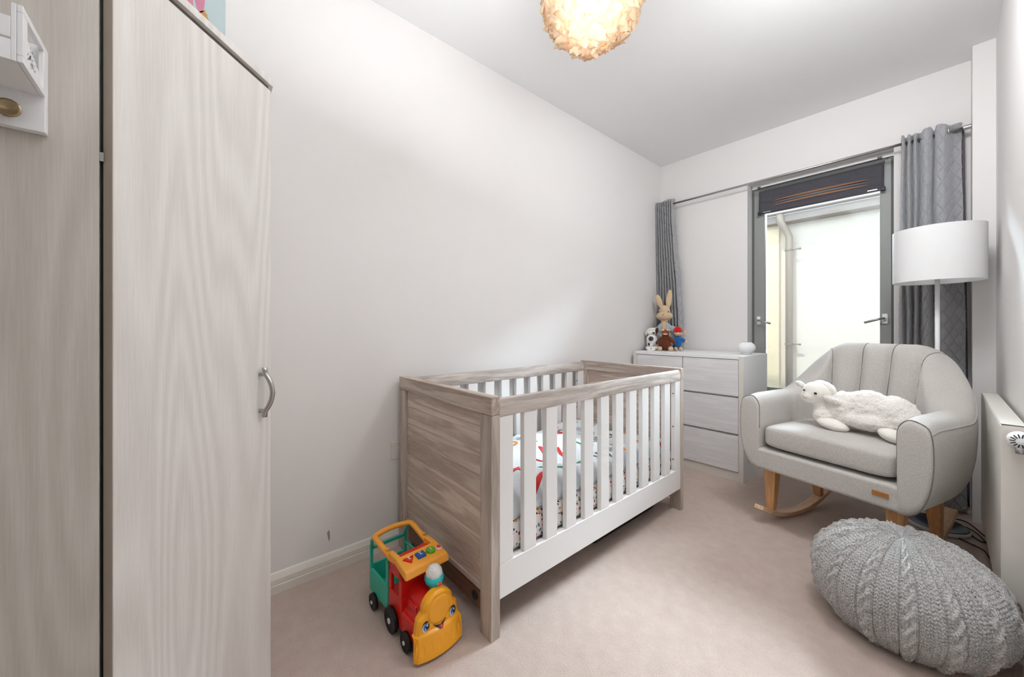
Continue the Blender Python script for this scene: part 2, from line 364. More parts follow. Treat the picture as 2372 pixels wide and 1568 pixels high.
def text_mesh(txt, size, extrude=0.0):
    cu = bpy.data.curves.new('txt', 'FONT'); cu.body = txt; cu.size = size; cu.extrude = extrude; cu.align_x = 'CENTER'; cu.align_y = 'CENTER'
    o = bpy.data.objects.new('txt', cu); COL.objects.link(o)
    dg = bpy.context.evaluated_depsgraph_get(); me = bpy.data.meshes.new_from_object(o.evaluated_get(dg))
    bpy.data.objects.remove(o); bpy.data.curves.remove(cu); me.materials.clear(); return me
def smooth01(x): x = min(1, max(0, x)); return x * x * (3 - 2 * x)

# ------------------------------------------------------------------ room shell
D, Wd, H, YB = 3.0606, 1.754, 2.351, -1.25
struct(MB().box(-0.12, Wd + 0.1, YB - 0.1, D + 0.12, -0.1, 0).build('floor', 'carpet'))
struct(MB().box(-0.12, Wd + 0.1, YB - 0.1, D + 0.25, H, H + 0.1).build('ceiling', 'ceiling'))
wl = struct(MB().box(-0.12, 0, YB - 0.1, D + 0.2, 0, H).build('wall_left', 'wall'))
struct(MB().box(Wd, Wd + 0.1, YB - 0.1, D + 0.2, 0, H).build('wall_right', 'wall'))
struct(MB().box(0, Wd, YB - 0.1, YB, 0, H).build('wall_back', 'wall'))
WX0, WX1, WZ0, WZ1 = 0.660, 1.404, 0.43, 2.012
far = MB(); T = 0.2
far.box(0, WX0, D, D + T, 0, H).box(WX1, Wd, D, D + T, 0, H).box(WX0, WX1, D, D + T, WZ1, H).box(WX0, WX1, D, D + T, 0, WZ0)
struct(far.build('wall_far', 'wall'))
struct(MB().box(1.683, Wd, 2.915, D, 0, H).build('trim_1', 'wall'))   # boxed-in corner
MB().add([(0.0006, 0.398, 0.150), (0.0006, 0.402, 0.128), (0.0006, 0.405, 0.112), (0.0006, 0.409, 0.126), (0.0006, 0.408, 0.150), (0.0006, 0.405, 0.160)], [(0, 1, 2, 3, 4, 5)]).build('scuff_mark', plain('scuff', (160, 146, 138), 0.8), wl)
SK = [(0, 0), (0.018, 0), (0.018, 0.029), (0.0155, 0.031), (0.017, 0.034), (0.0165, 0.050), (0.007, 0.068), (0.004, 0.071), (0, 0.071)]
struct(MB().prism(SK, 1, 0.05, D).build('baseboard_left', 'trim'))
for o in [bpy.data.objects['baseboard_left']]: pass
def skirt_far():
    b = MB(); b.add([(x, D - p[0], p[1]) for x in (0.018, 1.683) for p in SK], [tuple(range(9)), tuple(range(17, 8, -1))] + [(i, (i + 1) % 9, 9 + (i + 1) % 9, 9 + i) for i in range(9)])
    struct(b.build('baseboard_far', 'trim'))
    b = MB(); b.add([(Wd - p[0], y, p[1]) for y in (YB, 2.915) for p in SK], [tuple(range(9)), tuple(range(17, 8, -1))] + [(i, (i + 1) % 9, 9 + (i + 1) % 9, 9 + i) for i in range(9)])
    struct(b.build('baseboard_right', 'trim'))
skirt_far()

# ------------------------------------------------------------------ window
win = bpy.data.objects.new('window_1', None); COL.objects.link(win); win.location = (1.03, 3.16, 0.43); struct(win)
def wc(b):  # shift world coordinates to the window empty
    b.v = [(x - 1.03, y - 3.16, z - 0.43) for x, y, z in b.v]; return b
def wpart(b, name, mat, **k): return wc(b).build(name, mat, win, **k)
b = MB(); y0, y1 = 3.160, 3.215
b.box(0.662, 0.690, y0, y1, WZ0, 1.985).box(1.372, 1.402, y0, y1, WZ0, 1.985).box(0.690, 1.372, y0, y1, 1.955, 1.985).box(0.690, 1.372, y0, y1, WZ0, 0.46)
wpart(b, 'outer_frame', 'frame_dark', bevel=0.003)
b = MB(); ya, yb = 3.150, 3.200
b.box(0.676, 0.745, ya, yb, 0.455, 1.972).box(1.340, 1.390, ya, yb, 0.455, 1.972).box(0.745, 1.340, ya, yb, 1.915, 1.972).box(0.745, 1.340, ya, yb, 0.455, 0.528)
wpart(b, 'sash', 'frame_grey', bevel=0.004)
wpart(MB().box(0.742, 1.343, 3.172, 3.178, 0.525, 1.93), 'pane', 'glass')
wpart(MB().box(0.745, 1.340, 3.160, 3.172, 0.523, 0.531), 'gasket', plain('brown_gasket', (120, 92, 70), 0.6))
b = MB().box(0.664, 1.400, 3.150, 3.21, 1.985, 2.010); wpart(b, 'head_liner', 'white')
b = MB(); b.box(0.72, 1.33, 3.140, 3.158, 1.985, 1.9985); wpart(b, 'trickle_vent', 'white_mat', bevel=0.003)
b = MB().box(0.700, 0.720, 3.141, 3.158, 1.984, 1.996).box(1.33, 1.350, 3.141, 3.158, 1.984, 1.996); wpart(b, 'vent_cap', 'frame_dark', bevel=0.002)
for s, hx in ((1, 0.708), (-1, 1.362)):
    b = MB(); b.box(hx - 0.012, hx + 0.012, 3.139, 3.152, 0.985, 1.045); b.cyl((hx, 3.118, 1.018), 0.008, 0.024, 1, 14)
    h = wpart(b, 'handle_rose', 'white_mat', bevel=0.003)
    b = MB(); b.tube([(hx, 3.118, 1.018), (hx + s * 0.02, 3.108, 1.014), (hx + s * 0.085, 3.090, 0.992)], 0.0065, 10)
    b = wc(b); lv = b.build('handle_lever', 'steel', h, smooth=True)
# blind
bl = thing('pleated_blind', 'dark charcoal fabric blind pulled up at the top of the window', 'blind', (1.038, 3.13, 1.80))
b = MB()
def blindf(u, v):
    x = -0.322 + 0.644 * u; z = -0.008 + 0.163 * (1 - v)
    y = -0.004 * abs(math.sin(v * PI * 3.5)) - 0.010 * v
    sag = -0.010 * math.sin(PI * u) * v * v
    return (x, y, z + sag * 0.4)
b.grid(blindf, 40, 36); b.build('blind_cloth', 'blind', bl, solid=0.003, smooth=True)
MB().box(-0.323, 0.323, -0.005, 0.016, 0.150, 0.165).build('head_rail', 'frame_dark', bl, bevel=0.002)
MB().box(-0.318, 0.318, -0.014, 0.004, -0.016, -0.003).build('bottom_rail', plain('dark_rail', (52, 46, 54), 0.4), bl, bevel=0.003)
for s in (-1, 1):
    MB().box(s * 0.318 - 0.010, s * 0.318 + 0.010, -0.018, 0.006, -0.020, 0.004).build('end_cap', 'black', bl, bevel=0.003)
    MB().box(s * 0.272 - 0.022, s * 0.272 + 0.022, -0.020, -0.014, -0.010, -0.004).build('clip', 'chrome', bl, bevel=0.001)
for k, (z, c) in enumerate(((0.066, (150, 104, 76)), (0.050, (104, 112, 120)), (0.034, (146, 110, 86)))):
    MB().grid(lambda u, v: (-0.24 + 0.50 * u, -0.0165 - 0.002 * math.sin(PI * u), z - 0.004 + 0.013 * v * math.sin(PI * u) ** 0.5), 20, 3).build('stripe', plain('blind_stripe', c, 0.9), bl)

# ------------------------------------------------------------------ outside
bw = thing('neighbouring_building', 'cream rendered building wall with grey eaves outside the window', 'building', (0.8, 5.22, -2.5))
MB().box(-0.45, 3.4, 0, 0.3, 0, 4.66).build('wall_panel', 'cream_wall', bw)
MB().box(-3.4, -0.45, -0.05, 0.3, 0, 4.66).build('side_wall', 'yellow_wall', bw)
MB().box(-3.4, 3.4, -0.16, 0.3, 4.66, 4.70).build('soffit', 'gutter', bw)
MB().box(-3.4, 3.4, -0.19, -0.155, 4.655, 4.735).build('fascia', 'gutter', bw, bevel=0.004)
MB().prism([(-0.19, 4.74), (-0.29, 4.74), (-0.29, 4.79), (-0.19, 4.80)], 0, -3.4, 3.4).build('gutter', plain('pale_gutter', (188, 180, 174), 0.5), bw, bevel=0.006)
dp = MB(); dp.tube([(-0.345, -0.085, 0), (-0.345, -0.085, 4.50), (-0.37, -0.12, 4.58), (-0.40, -0.20, 4.66), (-0.40, -0.24, 4.76)], 0.035, 14)
dpo = dp.build('downpipe', plain('grey_downpipe', (176, 162, 150), 0.5), bw, smooth=True)
for z in (4.34, 3.27):
    MB().cyl((-0.345, -0.085, z), 0.041, 0.02, 2, 16).box(-0.31, -0.255, -0.105, -0.085, z + 0.004, z + 0.016).cyl((-0.255, -0.095, z + 0.01), 0.010, 0.02, 0, 8).build('pipe_bracket', 'gutter', dpo)
struct(MB().box(-4, 6, D + 0.2, 9, -2.6, -2.5).build('ground_outside', 'paving'))

ob = MB().box(-3, WX0, D + T, D + T + 0.03, -2.5, H + 0.5).box(WX1, 4.5, D + T, D + T + 0.03, -2.5, H + 0.5).box(WX0, WX1, D + T, D + T + 0.03, WZ1, H + 0.5).box(WX0, WX1, D + T, D + T + 0.03, -2.5, WZ0)
struct(ob.build('trim_2', plain('bounce_absorber', (62, 60, 58), 0.9, var=0.1)))  # added unseen dark skin, soaks up light that would bounce onto the building
# ------------------------------------------------------------------ curtains + rod
rod = thing('curtain_rod', 'thin silver curtain rod spanning the window wall', 'curtain rod', (0.0, 2.984, 1.982))
MB().cyl((0.0, 0, 0), 0.0075, 1.683, 0, 16).build('pole', 'steel', rod, smooth=True)
MB().cyl((1.655, 0, 0), 0.0125, 0.028, 0, 20).build('end_bracket', 'chrome', rod, smooth=False, bevel=0.002)
MB().cyl((0.0, 0, 0), 0.0125, 0.02, 0, 20).build('end_bracket', 'chrome', rod, smooth=False, bevel=0.002)
def poly_at(pts, t):
    L = [0]
    for a, c in zip(pts, pts[1:]): L.append(L[-1] + math.dist(a, c))
    s = t * L[-1]
    for i in range(len(pts) - 1):
        if s <= L[i + 1] or i == len(pts) - 2:
            f = (s - L[i]) / (L[i + 1] - L[i]); return [pts[i][k] * (1 - f) + pts[i + 1][k] * f for k in range(len(pts[0]))]
def catmull(pts, n):
    out = []; m = len(pts)
    for i in range(m - 1):
        p0, p1, p2, p3 = pts[max(i - 1, 0)], pts[i], pts[i + 1], pts[min(i + 2, m - 1)]
        for k in range(n):
            t = k / n
            out.append([0.5 * ((2 * p1[j]) + (-p0[j] + p2[j]) * t + (2 * p0[j] - 5 * p1[j] + 4 * p2[j] - p3[j]) * t * t + (-p0[j] + 3 * p1[j] - 3 * p2[j] + p3[j]) * t ** 3) for j in range(len(p1))])
    out.append(list(pts[-1])); return out
def curtain(name, label, top, bot, z1, z0, quilt, parent_loc):
    cu = thing(name, label, 'curtain', parent_loc)
    A, B = catmull(top, 12), catmull(bot, 12)
    nu, nv = 380, 420; px = parent_loc[0]; py = parent_loc[1]
    def f(u, v):
        a, c = poly_at(A, u), poly_at(B, u); w = smooth01(v * 1.15)
        x = a[0] * (1 - w) + c[0] * w; y = a[1] * (1 - w) + c[1] * w
        z = z1 + (z0 - z1) * v + (0.006 * math.sin(u * 40) if v < 0.02 else 0)
        # quilted diamonds
        s = u * quilt; zz = (z1 - z) 
        d1 = abs(((s + zz) / 0.075) % 1 - 0.5) * 2; d2 = abs(((s - zz) / 0.075) % 1 - 0.5) * 2
        g = max(0, 1 - min(1 - d1, 1 - d2) / 0.20)
        x += 0.0016 * math.sin(v * 23 + u * 9); y += 0.0060 * g; x += 0.0015 * g
        return (x - px, y - py, z)
    me_b = MB().grid(f, nu, nv)
    me_b.build('curtain_panel', 'curtain', cu, solid=0.003, smooth=True)
    return cu
YR = 2.984
topR = [(1.436, YR + .015), (1.444, YR - .030), (1.456, YR + .025), (1.468, YR - .032), (1.480, YR + .025), (1.492, YR - .032), (1.504, YR + .022), (1.522, YR - .040), (1.545, YR - .028), (1.556, YR + .018), (1.566, YR - .028), (1.590, YR - .034), (1.607, YR - .012), (1.625, YR + .018), (1.652, YR + .024)]
botR = [(1.425, YR + .02), (1.436, YR - .035), (1.450, YR + .02), (1.464, YR - .040), (1.480, YR + .02), (1.494, YR - .040), (1.508, YR + .02), (1.528, YR - .045), (1.548, YR - .030), (1.560, YR + .01), (1.575, YR - .030), (1.600, YR - .036), (1.625, YR - .020), (1.648, YR - .006), (1.668, YR + .006)]
cR = curtain('curtain', 'grey quilted velvet curtain hanging behind the floor lamp', topR, botR, 2.018, 0.03, 1.05, (1.55, YR, 0))
ln = MB().grid(lambda u, v: ((1.56 + 0.10 * u + 0.018 * v * u) - 1.55, 0.045 + 0.006 * math.sin(u * 12), 2.00 - 1.96 * v), 30, 30)
ln.build('lining', 'lining', cR, solid=0.002, smooth=True)
MB().lathe([(0.015, -0.003), (0.021, -0.003), (0.022, 0), (0.021, 0.003), (0.015, 0.003)], (1.607 - 1.55, -0.010, 1.982), 24, 0, cap=False).build('eyelet', 'chrome', cR, smooth=True)
topL = []; botL = []
for i in range(15):
    s = 1 if i % 2 else -1
    topL.append((0.012 + i * 0.0092, YR + s * 0.026)); botL.append((0.010 + i * 0.0125, YR + 0.028 + s * 0.026))
topL.append((0.150, YR + 0.02)); botL.append((0.215, YR + 0.035))
cL = curtain('curtain', 'grey curtain bunched in the corner behind the soft toys', topL, botL, 2.018, 0.795, 1.2, (0.08, YR, 0))

# ------------------------------------------------------------------ cot
ct = thing('cot', 'white slatted cot with grey driftwood ends and rails', 'cot', (0.358, 1.327, 0))
CX0, CX1, CY0, CY1, CH = -0.331, 0.332, -0.643, 0.643, 0.746
PT = 0.034
for s in (-1, 1):
    ye = CY0 if s < 0 else CY1 - PT
    for sx in (-1, 1):
        x0 = CX0 if sx < 0 else CX1 - 0.058
        MB().box(x0, x0 + 0.058, ye, ye + PT, 0, 0.689).build('post', 'grey_wood_z', ct, bevel=0.0015)
    MB().box(CX0, CX1, ye, ye + PT, 0.690, CH).build('end_top_rail', 'grey_wood_x', ct, bevel=0.0015)
    yi = ye + 0.012
    for k in range(8):
        z0 = 0.142 + k * 0.0685
        MB().box(CX0 + 0.057, CX1 - 0.057, yi - 0.0005 * (k % 2), yi + 0.012, z0, z0 + 0.0680).build('plank', 'plank', ct, bevel=0.0006)
    MB().box(CX0 + 0.058, CX1 - 0.058, ye + 0.005, ye + 0.030, 0.126, 0.142).build('end_strip', 'grey_wood_x', ct, bevel=0.001)
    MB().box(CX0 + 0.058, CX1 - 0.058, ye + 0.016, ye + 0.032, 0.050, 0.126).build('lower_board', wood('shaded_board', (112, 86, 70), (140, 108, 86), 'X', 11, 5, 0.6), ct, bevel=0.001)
MB().lathe([(0.0005, -0.004), (0.012, -0.004), (0.015, 0), (0.015, 0.004)], (0.225, CY0 + 0.014, 0.082), 20, 1).build('plastic_cap', 'black', ct, smooth=True)
for sx in (-1, 1):
    xo = CX1 - 0.026 if sx > 0 else CX0 + 0.002; xi = xo + 0.024
    ya, yb = CY0 + PT, CY1 - PT
    # grey top rail, half-rounded
    zz = 0.682; pr = [(xo - 0.001, zz), (xi + 0.001, zz), (xi + 0.001, 0.726), (xi - 0.004, 0.736), (xi - 0.013, 0.739), (xo + 0.004, 0.736), (xo - 0.001, 0.726)]
    MB().prism(pr, 1, ya, yb).build('side_top_rail', 'grey_wood_y', ct, bevel=0.001)
    MB().box(xo, xi, ya, yb, 0.115, 0.222).build('side_bottom_rail', 'white', ct, bevel=0.002)
    MB().box(xo, xi, ya, ya + 0.056, 0.222, 0.682).build('stile', 'white', ct, bevel=0.002)
    MB().box(xo, xi, yb - 0.056, yb, 0.222, 0.682).build('stile', 'white', ct, bevel=0.002)
    for k in range(10):
        y = (0.822 + k * 0.1053) - 1.327
        MB().box(xo + 0.003, xi - 0.001, y, y + 0.056, 0.222, 0.682).build('slat', 'white', ct, bevel=0.002)
    for z in (0.62, 0.45, 0.28):
        MB().cyl(((xo + xi) / 2, yb - 0.0575, z), 0.004, 0.002, 1, 10).build('bolt', 'brass', ct)
MB().box(CX0 + 0.03, CX1 - 0.03, CY0 + PT, CY1 - PT, 0.195, 0.212).build('base_board', 'white_mat', ct)
mt = MB().box(0.056, 0.662, 0.722, 1.932, 0.213, 0.322)
tag(mt.build('mattress', 'doodle', None, bevel=0.03, seg=4), 'cot mattress in a white sheet with small coloured doodles', 'mattress')
def duvet_z(x, y):
    e = min((x - 0.060) / 0.07, (0.652 - x) / 0.05, (y - 0.735) / 0.06, (1.915 - y) / 0.10); e = smooth01(e)
    z = 0.335 + 0.065 * e ** 0.6 + 0.030 * noise.noise(Vector((x * 4.5, y * 4.0, 1.3))) * e + 0.012 * noise.noise(Vector((x * 14, y * 11, 4.0)))
    z += 0.028 * math.exp(-((y - 0.93) / 0.16) ** 2) * e - 0.012 * smooth01((y - 1.5) / 0.3)
    return z
dv = bpy.data.meshes.new('duvet'); nx, ny = 80, 150; vs = []
b = MB()
def dvf(u, v):
    x = 0.058 + 0.596 * u; y = 0.730 + 1.19 * v; return (x, y, duvet_z(x, y))
b.grid(dvf, nx, ny)
def dvb(u, v):
    x = 0.058 + 0.596 * u; y = 0.730 + 1.19 * v
    return (x, y, 0.3235 + 0.004 * math.sin(y * 30))
n0 = len(b.v); b.grid(dvb, nx, ny)
for i in range(nx - 1):
    b.f.append((i, n0 + i, n0 + i + 1, i + 1)); k = (ny - 1) * nx; b.f.append((k + i, k + i + 1, n0 + k + i + 1, n0 + k + i))
for j in range(ny - 1):
    a = j * nx; b.f.append((a, a + nx, n0 + a + nx, n0 + a)); a = j * nx + nx - 1; b.f.append((a, n0 + a, n0 + a + nx, a + nx))
duv = tag(b.build('duvet', 'duvet', None, smooth=True), 'white duvet printed with bright alphabet letters inside the cot', 'duvet')
rr = random.Random(5); cols = ['print_red', 'print_green', 'print_orange', 'print_red', 'print_green', 'print_grey', 'print_orange']
def drape(me, x0, y0, rot, name, mat):
    bm = bmesh.new(); bm.from_mesh(me); bmesh.ops.triangulate(bm, faces=bm.faces)
    for _ in range(3):
        es = [e for e in bm.edges if e.calc_length() > 0.012]
        if not es: break
        bmesh.ops.subdivide_edges(bm, edges=es, cuts=1, use_grid_fill=False); bmesh.ops.triangulate(bm, faces=bm.faces)
    c, s = math.cos(rot), math.sin(rot)
    for v in bm.verts:
        x = x0 + v.co.x * c - v.co.y * s; y = y0 + v.co.x * s + v.co.y * c
        x = min(max(x, 0.075), 0.646); y = min(max(y, 0.745), 1.90); v.co = (x, y, duvet_z(x, y) + 0.0022)
    bm.to_mesh(me); bm.free(); return link(name, me, mat, duv)
LET = 'VAGTBQRZESKXDYMPNHJWCFOLUIVARQBTEGZSKYDP'
k = 0
for j in range(8):
    for i in range(4):
        x = 0.13 + i * 0.155 + rr.uniform(-.02, .02); y = 0.80 + j * 0.145 + rr.uniform(-.02, .02)
        drape(text_mesh(LET[k], rr.uniform(0.10, 0.16)), x, y, PI / 2 + rr.uniform(-.5, .5), 'printed_letter', cols[k % 7]); k += 1
for j in range(26):
    x = rr.uniform(.1, .62); y = rr.uniform(.78, 1.85)
    b = MB(); w = rr.uniform(.02, .04)
    for q in range(4): b.add([(-w, q * .008, 0), (w, q * .008 + .003, 0), (w, q * .008 + .0055, 0), (-w, q * .008 + .0025, 0)], [(0, 1, 2, 3)])
    me = bpy.data.meshes.new('doodle'); me.from_pydata(b.v, [], b.f); drape(me, x, y, rr.uniform(0, 3), 'printed_doodle', 'print_grey')
b = MB().box(0.24, 0.595, 1.32, 1.86, 0.0, 0.075)
tag(b.build('storage_bag', 'black', None, bevel=0.03, seg=4), 'low black storage bag lying under the cot', 'bag')
# wall socket plate
so = thing('socket_plate', 'white fused spur plate on the wall beside the cot', 'switch plate', (0, 0.700, 0.418))
MB().box(0, 0.009, -0.045, 0.045, -0.038, 0.038).build('face_plate', 'trim', so, bevel=0.003)
MB().lathe([(0.021, 0.009), (0.021, 0.012), (0.018, 0.0125), (0.018, 0.0105), (0.0005, 0.0105)], (0, 0.005, 0), 28, 0).build('cover_ring', 'white', so, smooth=False)

# ------------------------------------------------------------------ chest of drawers
ch = thing('chest_of_drawers', 'white chest of drawers in the corner beside the window', 'chest of drawers', (0.413, 2.80, 0))
hx, y0, y1, hz = 0.375, -0.238, 0.240, 0.783
MB().box(-hx, -hx + 0.026, y0, y1, 0, hz - 0.0).build('side_panel', 'white_mat', ch, bevel=0.0012)
MB().box(hx - 0.026, hx, y0, y1, 0, hz - 0.0).build('side_panel', 'white_mat', ch, bevel=0.0012)
MB().box(-hx + 0.026, hx - 0.026, y0, y1, hz - 0.020, hz).build('top_panel', 'white_mat', ch, bevel=0.0012)
MB().box(-hx + 0.026, hx - 0.026, y0 + 0.05, y1, 0.02, hz - 0.021).build('carcass', 'rail_grey', ch)
MB().box(-hx + 0.026, hx - 0.026, y0 + 0.012, y0 + 0.03, 0.0, 0.055).build('plinth', 'chest_edge', ch)
MB().box(-hx, -hx + 0.026, y0 - 0.0008, y0, 0.001, hz).box(hx - 0.026, hx, y0 - 0.0008, y0, 0.001, hz).build('edge_band', 'chest_edge', ch)
rows = ((0.533, 0.760), (0.298, 0.520), (0.060, 0.284))
for r, (za, zb) in enumerate(rows):
    xs = ((-hx + 0.029, -0.0025), (0.0025, hx - 0.029)) if r == 0 else ((-hx + 0.029, hx - 0.029),)
    for (xa, xb) in xs:
        dr = MB().box(xa, xb, y0 + 0.003, y0 + 0.020, za, zb).build('drawer', 'chest', ch, bevel=0.0015)
        MB().box(xa + 0.01, xb - 0.01, y0 + 0.0205, y0 + 0.30, za + 0.01, zb - 0.05).build('drawer_box', 'white_mat', dr)
for z in (0.528, 0.292):
    MB().box(-hx + 0.026, hx - 0.026, y0 + 0.022, y0 + 0.05, z - 0.012, z + 0.008).build('grip_rail', 'rail_grey', ch)

# ------------------------------------------------------------------ things on the chest
def blob(name, ells, mat, parent, vox=0.005, disp=0.0, dscale=0.02, sm=4):
    b = MB()
    for e in ells:
        c, r = e[0], e[1]; R = Matrix.Rotation(e[3], 3, e[2]) if len(e) > 2 else None
        b.ell(c, r, R, 18, 12)
    return b.build(name, mat, parent, smooth=True, remesh=vox, disp=disp, dscale=dscale, msmooth=sm)
ZT = 0.7835
# large rabbit, sitting at the back
rb = thing('rabbit_toy', 'large cream toy rabbit with long upright ears behind the other toys', 'soft toy', (0.122, 2.888, ZT), math.radians(18))
blob('body', [((0, 0, .085), (.075, .055, .085)), ((0, -.005, .165), (.060, .046, .06))], 'jacket', rb)
blob('head', [((0, -.006, .300), (.046, .044, .056)), ((0, -.014, .274), (.064, .048, .038)), ((0, -.02, .325), (.034, .034, .036)), ((0, -.004, .232), (.028, .026, .03))], 'tan_plush', rb, 0.0045)
b = MB()
for s, a, l in ((-1, -0.30, .060), (1, 0.12, .078)):
    cx = s * .026 + a * .05
    b.ell((cx, 0.0, .348 + l * .75), (.022, .010, l), Matrix.Rotation(a, 3, 'Y'), 16, 12)
ears = b.build('ears', 'tan_plush', rb, smooth=True)
blob('chest_patch', [((0, -.040, .185), (.022, .018, .045))], 'tan_plush', rb, 0.004)
blob('left_arm', [((-.070, -.02, .150), (.028, .026, .045), 'Y', .7), ((-.098, -.035, .105), (.024, .022, .036))], 'jacket', rb)
blob('right_arm', [((.072, -.02, .160), (.028, .026, .050), 'Y', -.9), ((.120, -.020, .125), (.026, .022, .030), 'Y', -1.0)], 'jacket', rb)
blob('paw', [((.150, -.022, .135), (.014, .014, .026))], 'tan_plush', rb, 0.004)
for s in (-1, 1):
    MB().ell((s * .036, -.052, .305), (.0045, .004, .006)).build('eye', 'print_black', rb, smooth=True)
MB().ell((0, -.077, .283), (.006, .004, .004)).build('nose', plain('brown_thread', (150, 112, 84), 0.8), rb, smooth=True)
# white dog
dg = thing('dog_toy', 'white toy dog with dark brown patches behind the baby monitor', 'soft toy', (0.068, 2.795, ZT), math.radians(22))
blob('body', [((0, 0, .055), (.048, .042, .058)), ((0, -.005, .10), (.034, .03, .03))], 'fluff_face', dg, 0.004)
blob('head', [((0, -.012, .148), (.046, .038, .032)), ((-.014, -.036, .140), (.022, .02, .018))], 'fluff_face', dg, 0.004)
blob('leg', [((-.030, -.045, .018), (.018, .032, .018))], 'fluff_face', dg, 0.004)
blob('leg', [((.030, -.045, .018), (.018, .032, .018))], 'fluff_face', dg, 0.004)
blob('dark_ear', [((.034, -.026, .155), (.014, .022, .028), 'Y', .2)], 'dark_patch', dg, 0.0035)
blob('light_ear', [((-.043, -.010, .140), (.010, .018, .026), 'Y', .3)], 'fluff_face', dg, 0.0035)
blob('belly_patch', [((-.014, -.030, .052), (.018, .016, .018))], 'dark_patch', dg, 0.0035)
MB().ell((.014, -.050, .138), (.010, .005, .006)).build('nose', 'print_black', dg, smooth=True)
for s in (-1, 1): MB().ell((s * .012 - .004, -.047, .160), (.003, .002, .003)).build('eye', 'print_black', dg, smooth=True)
# brown one
bt = thing('brown_animal_toy', 'shaggy dark brown toy animal sitting between the other toys', 'soft toy', (0.180, 2.790, ZT), math.radians(22))
blob('body', [((0, 0, .055), (.040, .034, .055)), ((0, -.004, .10), (.032, .028, .03))], 'brown_plush', bt, 0.0035, 0.004, .01)
blob('head', [((0, -.014, .142), (.028, .026, .024)), ((0, -.026, .128), (.028, .02, .014))], plain('chestnut_plush', (140, 70, 30), 0.9, bump=.002), bt, 0.0035)
for s in (-1, 1):
    blob('arm', [((s * .044, -.014, .085), (.014, .014, .034), 'Y', -s * .7), ((s * .062, -.020, .062), (.012, .012, .014))], 'brown_plush', bt, 0.0035)
    blob('foot', [((s * .040, -.045, .018), (.020, .024, .018))], 'tan_plush', bt, 0.0035)
    MB().ell((s * .014, -.034, .162), (.006, .004, .006)).build('eye', 'print_white', bt, smooth=True)
    blob('ear', [((s * .028, -.008, .160), (.009, .006, .009))], 'tan_plush', bt, 0.003)
MB().box(-.014, .014, -.0465, -.040, .126, .134).build('teeth', 'print_white', bt, bevel=.002)
# small bear in blue jumper with plain red cap
be = thing('small_bear_toy', 'small tan toy bear in a blue jumper and plain red cap', 'soft toy', (0.248, 2.845, ZT), math.radians(35))
blob('body', [((0, 0, .066), (.030, .026, .045)), ((.0, 0, .095), (.024, .022, .02))], 'navy_blue', be, 0.0035)
blob('head', [((0, -.006, .140), (.030, .027, .026)), ((-.006, -.028, .132), (.014, .014, .011))], 'tan_plush', be, 0.0035)
MB().lathe([(.0335, .145), (.034, .152), (.031, .166), (.022, .180), (.010, .187), (.0005, .188)], (0, -.002, 0), 20).build('cap', 'red_felt', be, smooth=True)
blob('arm', [((.036, -.006, .082), (.016, .013, .022), 'Y', -.9)], 'navy_blue', be, 0.003)
blob('arm', [((-.032, -.014, .080), (.012, .013, .022), 'Y', .6)], 'navy_blue', be, 0.003)
blob('paw', [((.058, -.010, .072), (.011, .011, .013))], 'tan_plush', be, 0.003)
for s in (-1, 1): blob('leg', [((s * .018, -.028, .016), (.014, .028, .016))], 'tan_plush', be, 0.003)
for s in (-1, 1): MB().ell((s * .012, -.032, .144), (.003, .002, .003)).build('eye', 'print_black', be, smooth=True)
# baby monitor camera
bc = thing('baby_monitor', 'white baby monitor camera with round black lens on the chest', 'baby monitor', (0.110, 2.698, ZT), math.radians(25))
MB().hexa([(-.027, -.024, 0), (.027, -.024, 0), (.027, .024, 0), (-.027, .024, 0), (-.034, -.028, .032), (.034, -.028, .032), (.034, .028, .032), (-.034, .028, .032)]).build('base', 'white', bc, bevel=.004, seg=3)
MB().cyl((0, 0, .032), .013, .03, 2, 18, .010).build('neck', 'white', bc, smooth=True)
blob('camera_head', [((0, 0, .090), (.036, .030, .036))], 'white', bc, 0.003)
MB().lathe([(.0005, -.034), (.013, -.034), (.018, -.032), (.019, -.022)], (0, 0, .094), 24, 1).build('lens_ring', 'print_grey', bc, smooth=True)
MB().lathe([(.0005, -.0365), (.009, -.0355), (.010, -.033)], (0, 0, .094), 20, 1).build('lens', 'print_black', bc, smooth=True)
MB().cyl((0, -.029, .018), .004, .002, 1, 12).build('mark', 'print_grey', bc)
# round smart speaker
ec = thing('round_speaker', 'white round speaker on the chest top next to the window', 'speaker', (0.732, 2.800, ZT))
pr = [(.026, 0), (.034, .004)] + [(.053 * math.cos(a), .044 + .044 * math.sin(a)) for a in [math.radians(q) for q in range(-56, 55, 10)]] + [(.030, .082)]
MB().lathe(pr, (0, 0, 0), 36).build('body', 'white_mat', ec, smooth=True)
MB().lathe([(.030, .082), (.028, .0815), (.0005, .0812)], (0, 0, 0.0008), 36).build('top_disc', plain('disc_blue_reflection', (168, 186, 206), 0.3), ec)  # pale blue colour of the disc imitates a reflection
MB().lathe([(.0285, 0), (.0285, .0008), (.022, .001)], (0, 0, -.0004), 30).build('foot_ring', 'white', ec)

